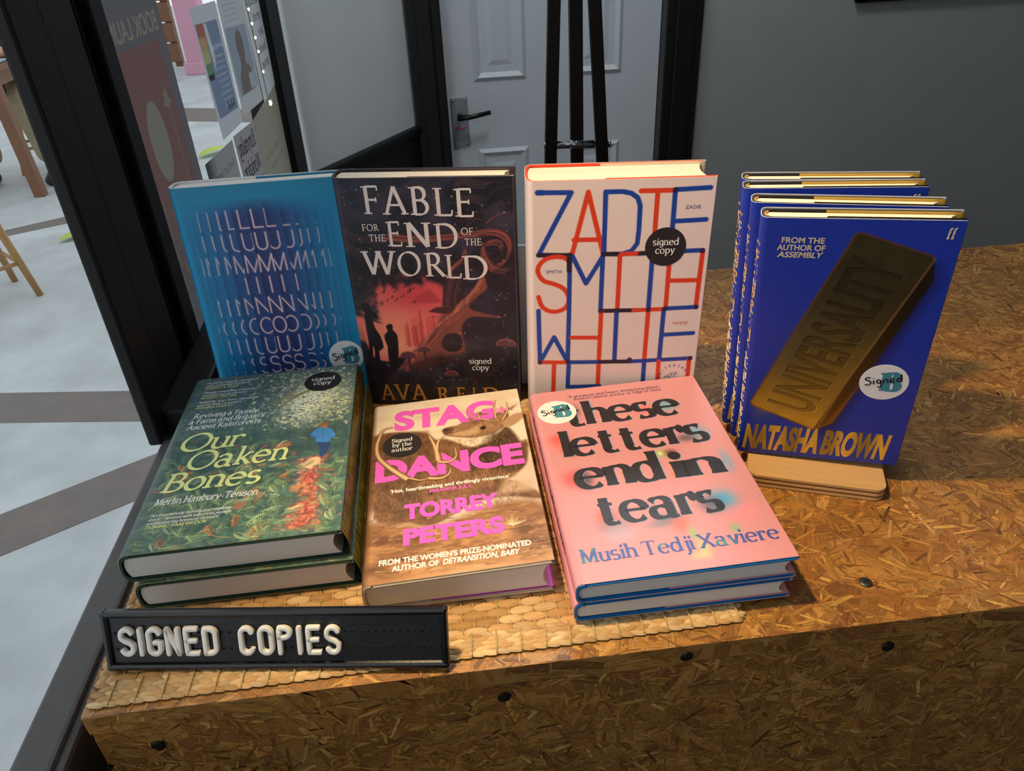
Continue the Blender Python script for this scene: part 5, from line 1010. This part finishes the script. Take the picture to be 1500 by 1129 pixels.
# ------------------------------------------------------------------ strand-board display plinth
OSB = print_mat('strand_board', .42, .12, .5, grain=.5, bump=.35, gscale=1.0)
PAL = [(166, 116, 55), (174, 126, 63), (156, 106, 49), (148, 97, 47), (178, 131, 72), (144, 94, 46), (170, 120, 59), (160, 110, 52), (154, 103, 51)]
def strands(mb, M, lx, ly, n, seed, dens=1.0):
    """wood strands pressed into a lx x ly sheet (M: sheet x,y,out); later strands lie on top"""
    rs = random.Random(seed)
    for i in range(n):
        big = i < n*.3
        if big: l_, w_ = rs.uniform(.016, .058), rs.uniform(.005, .017)
        elif rs.random() < .5: l_, w_ = rs.uniform(.006, .024), rs.uniform(.0010, .0036)
        else: l_, w_ = rs.uniform(.0025, .011), rs.uniform(.0005, .0016)
        cx, cy = rs.uniform(0, lx), rs.uniform(0, ly); a = rs.gauss(0, .9) if rs.random() < .6 else rs.uniform(0, math.pi); c, s = math.cos(a), math.sin(a)
        k = rs.uniform(.6, 1.0); pts = [(-.5, -.42*k), (-.2, -.5), (.25, -.46), (.5, -.3*k), (.47, .38), (.15, .5), (-.3, .45*k), (-.49, .36)]
        X = np.array([p[0]*l_+rs.uniform(-.05, .05)*w_ for p in pts]); Y = np.array([p[1]*w_ for p in pts])
        U0 = cx+c*X-s*Y; V0 = cy+s*X+c*Y; U = np.clip(U0, 0, lx); V = np.clip(V0, 0, ly)
        if np.sum((U0 != U) | (V0 != V)) > 4: continue
        off = .00004+.00042*(i+1)/n
        col = np.array(rs.choice(PAL), float)*rs.uniform(.84, 1.1) if big else np.array(rs.choice(PAL*3+[(190, 148, 82), (122, 80, 38), (184, 142, 74), (108, 70, 34)]), float)*rs.uniform(.82, 1.14)
        P = [(M @ Vector((u, v, off)))[:] for u, v in zip(U, V)]
        g = np.stack([X*70, Y*900+rs.uniform(0, 99), np.full(8, rs.uniform(0, 99))], 1)
        mb.add(P, [list(range(8))], 0, np.clip(col, 0, 255), g)
BX0, BX1, BY0, BY1 = -.2565, .94, .3205, .893; TT = .018
plinth = empty('display_plinth', Matrix.Translation((.3, BY0, FLOOR_Z))); tag(plinth, 'strand board display plinth carrying all the books', 'plinth')
PI_ = plinth.matrix_world.inverted()
mb = MB(); mb.box((BX0, BY0, -TT), (BX1, BY1, -.0005), 0, .0012, (168, 120, 64), PI_)
strands(mb, PI_ @ frame((BX0, BY0, -.0005), (1, 0, 0), (0, 1, 0), (0, 0, 1)), 1.20, BY1-BY0, 26000, 5)
strands(mb, PI_ @ frame((BX0, BY0, -TT), (1, 0, 0), (0, 0, 1), (0, -1, 0)), 1.20, TT-.001, 600, 6)
strands(mb, PI_ @ frame((BX0, BY1, -TT), (0, -1, 0), (0, 0, 1), (-1, 0, 0)), BY1-BY0, TT-.001, 200, 16)
mb.build('top_panel', OSB, plinth)
mb = MB(); mb.box((BX0+.001, BY0+.001, FLOOR_Z), (BX1, BY0+.018, -TT-.0008), 0, .001, (150, 104, 56), PI_)
strands(mb, PI_ @ frame((BX0+.001, BY0+.001, -.52), (1, 0, 0), (0, 0, 1), (0, -1, 0)), 1.19, .52-TT-.001, 30000, 7)
mb.build('front_panel', OSB, plinth)
mb = MB(); mb.box((BX0+.0005, BY0+.018, FLOOR_Z), (BX0+.018, BY1, -TT-.0008), 0, .001, (150, 104, 56), PI_)
mb.build('side_panel', OSB, plinth)
STEEL = mat('zinc_screw', (120, 118, 112), .35, .9); RUST = mat('dark_screw', (46, 40, 34), .5, .7)
def screw(p, nrm, m):
    q = Vector(nrm).to_track_quat('Z', 'Y').to_matrix().to_4x4(); M_ = PI_ @ Matrix.Translation(p) @ q; b = MB()
    b.lathe([(.0042, .0), (.0046, .0006), (.0038, .0011), (.0012, .0012)], M_, 0, 20)
    for a in (0, math.pi/2): b.box((-.0026, -.0004, .0011), (.0026, .0004, .0014), 1, 0, None, M_ @ Matrix.Rotation(a+.5, 4, 'Z'))
    b.build('screw', [m, mat('screw_slot', (20, 18, 16), .7)], plinth)
screw((.2745, .3552, .0004), (0, 0, 1), STEEL)
for x, z in ((-.2185, -.037), (.2783, -.026)): screw((x, BY0-.0002, z), (0, -1, 0), RUST)
for x, z in ((.1342, -.0104), (.0102, -.0303)): screw((x, BY0-.0002, z), (0, -1, 0), RUST)

# ------------------------------------------------------------------ woven seagrass mat
STRAW = print_mat('seagrass', .6, 0, .4, grain=.30, bump=.5)
mat_o = None
def woven_mat():
    mb = MB(); rs = random.Random(12); W_, D_ = .434, .312; z0 = .0006
    mb.box((.002, .002, 0), (W_-.002, D_-.002, z0+.0006), 0, 0, (140, 104, 60))
    pal = [(210, 170, 116), (200, 156, 102), (218, 182, 130), (190, 144, 88), (206, 164, 112), (182, 138, 82)]
    def bump(cx, cy, lx, ly, hz, col, tilt=0.0):
        u = np.linspace(-1, 1, 9); v = np.linspace(-1, 1, 6); UU, VV = np.meshgrid(u, v, indexing='ij')
        pr = np.sqrt(np.clip(1-.93*np.abs(UU)**2.6, 0, 1)); X = cx+UU*lx/2; Y = cy+VV*ly/2*pr+UU*tilt
        Z = z0+hz*np.sqrt(np.clip(1-.86*UU**2, 0, 1))*np.sqrt(np.clip(1-.9*VV**2, 0, 1))
        g = np.stack([X*60, VV*7+rs.uniform(0, 90), np.full(X.shape, rs.uniform(0, 90))], -1)
        mb.grid(np.stack([X, Y, Z], -1), 0, np.tile(np.array(col, float)*rs.uniform(.9, 1.06), X.shape+(1,)), g, True)
    pitch, row = .0166, .0070
    y = .020; j = 0
    while y < D_-.012:
        x = .016+(pitch/2 if j % 2 else 0)
        while x < W_-.010:
            bump(x, y+rs.uniform(-.0004, .0004), pitch*1.04, row*1.04, .0021, rs.choice(pal), rs.uniform(-.0003, .0003)); x += pitch
        j += 1; y += row
    y = .0025     # tighter plaited border along the near edge
    for j in range(5):
        x = .004+(.0042 if j % 2 else 0)
        while x < W_-.003:
            bump(x, y-.0008, .0112, .0046, .0019, rs.choice(pal[:3]+[(222, 190, 142)]), .0010 if j % 2 else -.0010); x += .0084
        y += .0037
    x = .0015     # plaited side borders
    for xx in (.003, .0085):
        yy = .02
        while yy < D_-.006: bump(xx, yy, .0075, .0075, .0023, rs.choice(pal[:4]), .0012); yy += .0068
    for k in range(int((W_-.02)/pitch*2)):     # pale twine warps between the fibre bundles
        xx = .0155+k*pitch/2+pitch/4-.004
        p = [(xx+rs.uniform(-.0004, .0004), .018+q*(D_-.03)/40, z0+.0009+.0005*math.sin(q*3.0+k)) for q in range(41)]
        mb.tube(p, .00055, 1, 5)
    for k in range(26): mb.tube([(.012+k*.0166, .0, z0+.0015), (.0125+k*.0166, .008, z0+.0027), (.013+k*.0166, .018, z0+.0024)], .0006, 1, 5)
    mb.tube([(W_-.012, .0, z0+.001), (W_-.012, D_, z0+.0018)], .0008, 1, 5)
    return mb.build('woven_mat', [STRAW, mat('straw_twine', (186, 166, 112), .7, var=.1, scale=80)], M=Matrix.Translation((-.2525, .3255, .0002)) @ Matrix.Rotation(math.radians(1.15), 4, 'Z'))
tag(woven_mat(), 'natural woven seagrass mat under the front books', 'mat')

# ------------------------------------------------------------------ peg-letter sign
def sign():
    bl = Vector((-.2485, .3515, .0030)); br = Vector((-.0258, .3225, .0030)); ex = (br-bl).normalized(); W_ = (br-bl).length+.003; H_ = .0437; lean = math.radians(20)
    bk = Vector((-ex.y, ex.x, 0)); ey = (math.cos(lean)*Vector((0, 0, 1))+math.sin(lean)*bk).normalized(); ez = ex.cross(ey)
    root = empty('letter_sign', frame(bl, ex, ey, ez)); tag(root, 'black peg letter sign with white capitals leaning at the front of the mat', 'sign')
    BP = mat('black_sign_plastic', (17, 18, 22), .35, spec=.5, bump=.08, scale=900); 
    mb = MB(); mb.box((.002, .002, -.0056), (W_-.002, H_-.002, -.0016), 0, .0005)
    hx = np.arange(.0085, W_-.006, .00505)
    mb.build('backing_board', BP, root)
    HM = mat('peg_hole', (6, 6, 7), .9); mb = MB()
    for yy in (.0152, .0268):
        for x in hx: mb.lathe([(.0011, -.0022), (.0011, -.00145), (.0002, -.00145)], Matrix.Translation((x, yy, 0)), 0, 10)
    mb.build('peg_holes', HM, root)
    mb = MB(); r = .0029
    def rail(a, b): mb.tube([a, b], r, 0, 12)
    for a, b in (((0, r, 0), (W_, r, 0)), ((0, H_-r, 0), (W_, H_-r, 0)), ((r, 0, 0), (r, H_, 0)), ((W_-r, 0, 0), (W_-r, H_, 0))):
        mb.bar(Vector(a)-Vector((0, 0, .0022)), Vector(b)-Vector((0, 0, .0022)), .0052, .0068, 0, None, (0, 0, 1), .0022) if a[1] == b[1] else mb.bar(Vector(a)-Vector((0, 0, .0022)), Vector(b)-Vector((0, 0, .0022)), .0052, .0064, 0, None, (0, 0, 1), .0022)
    mb.build('frame', mat('black_sign_frame', (18, 19, 24), .22, spec=.6), root)
    WL = mat('white_peg_letter', (242, 240, 236), .4)
    px = lambda x, y: None
    sc = W_/1243.
    for ch, x0, x1 in (('S', 210, 268), ('I', 278, 300), ('G', 310, 368), ('N', 378, 434), ('E', 446, 502), ('D', 513, 570), ('C', 643, 700), ('O', 712, 770), ('P', 781, 837), ('I', 850, 872), ('E', 885, 940), ('S', 951, 1009)):
        b = MB(); xa, xb = (x0-147)*sc, (x1-147)*sc; h = .0207; r_ = .00165; w_ = xb-xa-2*r_; hh = h-2*r_; q = w_/2
        arc = lambda cx, cy, rx, ry, a0, a1: [(cx+rx*math.cos(math.radians(t_)), cy+ry*math.sin(math.radians(t_))) for t_ in np.linspace(a0, a1, 15)]
        rr = min(q, hh*.3)
        P_ = {'S': [arc(q, hh-rr, q, rr, 20, 180)+[(0, hh*.66), (q*.5, hh*.55), (q*1.5, hh*.45), (w_, hh*.34)]+arc(q, rr, q, rr, 0, -160)], 'I': [[(q, 0), (q, hh)]],
              'G': [arc(q, hh-rr, q, rr, 15, 180)+arc(q, rr, q, rr, 180, 360)+[(w_, hh*.46), (q*1.05, hh*.46)]], 'N': [[(0, 0), (0, hh)], [(0, hh), (w_, 0)], [(w_, 0), (w_, hh)]],
              'E': [[(w_, hh), (0, hh), (0, 0), (w_, 0)], [(0, hh*.52), (w_*.85, hh*.52)]], 'D': [[(0, 0), (0, hh)]+arc(q*.7, hh-rr, w_-q*.7, rr, 90, 0)+arc(q*.7, rr, w_-q*.7, rr, 0, -90)+[(0, 0)]],
              'C': [arc(q, hh-rr, q, rr, 15, 180)+arc(q, rr, q, rr, 180, 345)], 'O': [arc(q, hh-rr, q, rr, 0, 180)+arc(q, rr, q, rr, 180, 360)+[(w_, hh-rr)]],
              'P': [[(0, 0), (0, hh)]+arc(q*.8, hh-rr*.95, w_-q*.8, rr*.95, 90, -90)+[(0, hh-rr*1.9)]]}[ch]
        for pl in P_:
            pp = []
            for i_ in range(len(pl)-1):   # keep corners crisp by sampling each run
                n_ = max(1, int(math.dist(pl[i_], pl[i_+1])/.0015)); pp += [(pl[i_][0]+(pl[i_+1][0]-pl[i_][0])*t_/n_, pl[i_][1]+(pl[i_+1][1]-pl[i_][1])*t_/n_) for t_ in range(n_)]
            pp.append(pl[-1]); d0 = Vector((pp[0][0]-pp[1][0], pp[0][1]-pp[1][1])).normalized()*r_*.7; d1 = Vector((pp[-1][0]-pp[-2][0], pp[-1][1]-pp[-2][1])).normalized()*r_*.7
            pp = [(pp[0][0]+d0.x, pp[0][1]+d0.y)]+pp+[(pp[-1][0]+d1.x, pp[-1][1]+d1.y)]; pv = np.array(pp); dd_ = np.gradient(pv, axis=0); dd_ /= np.linalg.norm(dd_, axis=1)[:, None]+1e-12; nn_ = np.stack([-dd_[:, 1], dd_[:, 0]], 1)
            rad = np.full(len(pv), r_); rad[0] = rad[-1] = r_*.72
            ring = [(-1, -.0012), (-1, .0010), (-.93, .0015), (-.72, .0018), (.72, .0018), (.93, .0015), (1, .0010), (1, -.0012)]
            Gd = np.stack([np.column_stack([xa+r_+pv[:, 0]+nn_[:, 0]*rad*o_, .0115+r_+pv[:, 1]+nn_[:, 1]*rad*o_, np.full(len(pv), z_)]) for o_, z_ in ring], 1)
            b.grid(Gd, 0, smooth=True, flip=True)
            for en in (0, len(pv)-1): b.add(Gd[en], [list(range(8))], 0)
        b.build('letter', WL, root)
    mb = MB(); mb.box((.02, .0005, -.030), (.035, .003, -.006), 0, .0005); mb.box((W_-.035, .0005, -.030), (W_-.02, .003, -.006), 0, .0005); 
    return root
sign()

# ------------------------------------------------------------------ books
CREAM = (240, 228, 206); GREYP = (226, 222, 216)
zf = .0036
# front row, lying flat
wd_, dd, tt = .153, .2368, .0251
A_ = art_wood(wd_*1000, dd*1000)
oak = make_book('hardback_book', wd_, dd, tt, flat_pose(-.2452, .4037, .0145, zf+tt+.0002, .0005/.153, -.002/.2368), (30, 62, 50), GREYP, A_, text_wood, flap_front=(232, 234, 236), flap_back=(34, 66, 54), spine_col=(40, 66, 54), back_col=(120, 104, 30), inner_col=(210, 200, 130), flare=(.0005, -.002), shear=.003, r=.009, wrap=[(104, 96, 28), (78, 74, 28), (126, 114, 40), (48, 54, 26), (140, 126, 48), (92, 84, 26)], stickers=(('sc', 123, 210),))
tag(oak, 'green woodland hardback with yellow title, upper of the two lying at left', 'book', 'hardbacks in the left stack')
o2 = copy_tree(oak, flat_pose(-.2405, .4010, .012, zf)); o2['label'] = 'green woodland hardback lying beneath the one with yellow title'; 
for ch in o2.children:
    if ch.name.startswith('sticker'): bpy.data.objects.remove(ch)
stg = make_book('hardback_book', .1349, .2183, .0250, flat_pose(-.0807, .3758, .0062, zf), (196, 186, 170), GREYP, art_stag(136.9, 221.6), text_stag, flap_front=(226, 224, 232), flap_back=(214, 70, 196), inner_col=(226, 214, 190), back_col=(176, 140, 100), spine_col=(120, 90, 66), flare=(.0053, .0026), r=.007, mm=.985, stickers=(('sa', 28.7, 157.6),))
tag(stg, 'painted stag hardback with bright pink capitals lying between the two stacks', 'book')
wp_, dp_, tp_ = .152, .2296, .01795
pk = make_book('hardback_book', wp_, dp_, tp_, flat_pose(.0636, .3457, .0059, zf+tp_+.0003, .0017/.152, .001/.2296), (16, 108, 176), GREYP, art_pink(152, 229.6), text_pink, flap_front=(228, 226, 222), flap_back=(236, 164, 170), inner_col=(238, 200, 200), spine_col=(226, 150, 160), flare=(.0015, .001), r=.006, stickers=(('b', 20, 197),), spine_letters=spine_pink)
tag(pk, 'pink hardback with heavy blurred black title, upper of its stack', 'book', 'hardbacks in the pink stack')
p2 = copy_tree(pk, flat_pose(.0625, .3462, .0068, zf)); p2['label'] = 'pink hardback with blue boards lying beneath the one with blurred title'
for ch in p2.children:
    if ch.name.startswith('sticker'): bpy.data.objects.remove(ch)
# back row, standing
wt = make_book('hardback_book', .152, .2286, .046, stand_pose(.0629, .5918, -.1022, -.0006, -.0155, zf, .046), (236, 72, 30), CREAM, art_lines(152, 228.6), text_lines, flap_front=(240, 130, 96), flap_back=(232, 214, 190), inner_col=(236, 200, 188), flare=(0, 0), r=.007, board=.0028, stickers=(('sc', 115.7, 170.6),))
tag(wt, 'thick pale hardback with red and blue line lettering standing behind the pink stack', 'book')
fb = make_book('hardback_book', .1520, .2315, .0235, stand_pose(-.0914, .6476, -.1598, -.0468, -.0109, .0012, .0235), (40, 30, 36), CREAM, art_dark(150.9, 231.5), text_dark, flap_front=(200, 190, 180), flap_back=(74, 62, 72), inner_col=(96, 84, 96), r=.008, stickers=(('sc', 114.7, 46.5),))
tag(fb, 'dark fantasy hardback with large white serif title standing second from the window', 'book')
lm = make_book('hardback_book', .1612, .2189, .026, stand_pose(-.2389, .6722, -.0014, .0623, .0032, .0006, .026), (228, 228, 228), (238, 236, 230), art_teal(156.1, 225.4), lambda mb, M: st(mb, 'SILVIA PARK', M, 70, 2.2, 5.0, 82, col=(150, 200, 220)), flap_front=(228, 226, 228), flap_back=(30, 130, 168), inner_col=(236, 238, 244), r=.009, stickers=(('b', 129.5, 41.6),))
tag(lm, 'teal hardback of sliced thin capitals standing nearest the window', 'book')
# blue stack on its wooden stand
bw, bd_, bt = .1251, .2241, .0148
ST_Z = .012
cnv = art_blue(bw*1000, bd_*1000)
b1 = make_book('hardback_book', bw, bd_, bt, stand_pose(.2315, .5011, -.3648, -.1449, .0374, ST_Z, bt), (28, 26, 30), CREAM, cnv, text_blue, flap_front=(40, 34, 40), flap_back=(196, 160, 70), inner_col=(206, 208, 216), r=.0055, board=.0024, stickers=(('b', 100.8, 88),), spine_letters=spine_blue, flap_w=.083, head=1)
tag(b1, 'blue hardback with gold bar on its cover, foremost on the wooden stand', 'book', 'blue hardbacks on the wooden stand')
for (x, y, yw, ln), lb in zip(((.2335, .5227, -.4007, -.12), (.2332, .5426, -.3143, -.08), (.2401, .5621, -.3428, -.08)), ('blue hardback directly behind the foremost one on the wooden stand', 'blue hardback third from the front on the wooden stand', 'blue hardback rearmost on the wooden stand')):
    c = copy_tree(b1, stand_pose(x, y, yw, ln, .0374, ST_Z, bt)); c['label'] = lb
    for ch in list(c.children):
        if ch.name.startswith('sticker'): bpy.data.objects.remove(ch)
# plywood stand
cs, sn = math.cos(-.3648), math.sin(-.3648)
sd = empty('book_stand', frame((.2315, .5011, .0006), (cs, sn, 0), (-sn, cs, 0), (0, 0, 1))); tag(sd, 'birch plywood stand with rounded corners under the blue hardbacks', 'book stand')
def rounded(x0, x1, y0, y1, r):
    P = []
    for cx, cy, a0 in ((x1-r, y1-r, 0), (x0+r, y1-r, 90), (x0+r, y0+r, 180), (x1-r, y0+r, 270)): P += [(cx+r*math.cos(math.radians(a0+q)), cy+r*math.sin(math.radians(a0+q))) for q in range(0, 91, 15)]
    return P
PLY = mat('birch_ply_face', (206, 164, 112), .5, var=.08, scale=30, stretch=(1, 10, 1)); PLYD = mat('birch_ply_edge', (128, 88, 54), .6, var=.2, scale=200)
mb = MB()
for i in range(5): mb.prism(rounded(.010 if i % 2 == 0 else .0103, .117 if i % 2 == 0 else .1167, -.0285 if i % 2 == 0 else -.0282, .105, .009), i*.0022, (i+1)*.0022, i % 2)
mb.build('base', [PLY, PLYD], sd)
mb = MB(); mb.prism([(q[0], q[1]) for q in rounded(.012, .115, 0, .19, .009)], 0, .008, 0, None, frame((0, .094, .011), (1, 0, 0), (0, .10, 1), (0, 1, -.10))); mb.build('back_rest', [PLY, PLYD], sd)
# clear acrylic prop behind the pale hardback
ac = empty('acrylic_book_stand', frame((.060, .655, .003), (math.cos(-.1), math.sin(-.1), 0), (math.sin(.1), math.cos(.1), 0), (0, 0, 1))); tag(ac, 'white acrylic stand glimpsed between the dark hardback and the pale hardback', 'book stand')
ACR = mat('milky_acrylic', (206, 214, 222), .2, spec=.6)
mb = MB(); mb.box((-.004, .0, 0), (.09, .004, .15), 0, .001); mb.build('back_plate', ACR, ac)
mb = MB(); mb.box((-.004, .004, 0), (.09, .07, .004), 0, .001); mb.build('foot', ACR, ac)

# ------------------------------------------------------------------ easel behind the plinth, picture on the back wall
ez_ = empty('metal_easel', Matrix.Translation((.09, 1.2, FLOOR_Z))); tag(ez_, 'black three-legged easel with a steel hinge rod in front of the pale door', 'easel')
EI = ez_.matrix_world.inverted(); EB = mat('black_easel_steel', (13, 13, 15), .45, spec=.4)
def leg_line(p, q, w_, name='leg'):
    p, q = Vector(p), Vector(q); d = (q-p)/(q.z-p.z); b = MB(); b.bar(EI @ (p+d*(FLOOR_Z-p.z)), EI @ (p+d*(.75-p.z)), w_, .012, 0, None, (0, 1, 0), .001); b.build(name, EB, ez_)
leg_line((.1851, 1.2, .2953), (.1769, 1.2, .0715), .0185); leg_line((.2439, 1.2, .2922), (.2599, 1.2, .0655), .0185); leg_line((.2186, 1.215, .2935), (.2213, 1.212, .0683), .020)
STL = mat('bright_steel', (170, 172, 176), .25, 1.0)
mb = MB(); mb.tube([EI @ Vector(q) for q in ((.1862, 1.2, .0910), (.2464, 1.2, .0882))], .0062, 0, 14); mb.tube([EI @ Vector(q) for q in ((.206, 1.2, .0901), (.228, 1.2, .0890))], .0067, 0, 14); mb.tube([EI @ Vector(q) for q in ((.168, 1.2, .0918), (.2715, 1.2, .0871))], .0030, 0, 10)
for x, z in ((.169, .0918), (.2705, .0871)): mb.tube([EI @ Vector((x-.002, 1.2, z)), EI @ Vector((x+.0022, 1.2, z))], .0058, 0, 6)
mb.build('hinge_rod', STL, ez_)
pf = empty('framed_picture', Matrix.Translation((1.95, DOOR_Y-.012, .388))); tag(pf, 'dark framed picture high on the grey wall, only its lower edge showing', 'picture')
mb = MB()
for a, b in (((-.575, 0, -.285), (.575, 0, -.285)), ((-.575, 0, .285), (.575, 0, .285)), ((-.56, 0, -.30), (-.56, 0, .30)), ((.56, 0, -.30), (.56, 0, .30))): mb.bar(a, b, .024, .03, 0, None, (0, 0, 1) if a[2] == b[2] else (1, 0, 0), .003)
mb.build('frame', DARKBROWN, pf); mb = MB(); mb.box((-.55, -.002, -.28), (.55, .006, .28)); mb.build('print', mat('dull_print', (60, 66, 74), .6, var=.3, scale=6), pf)
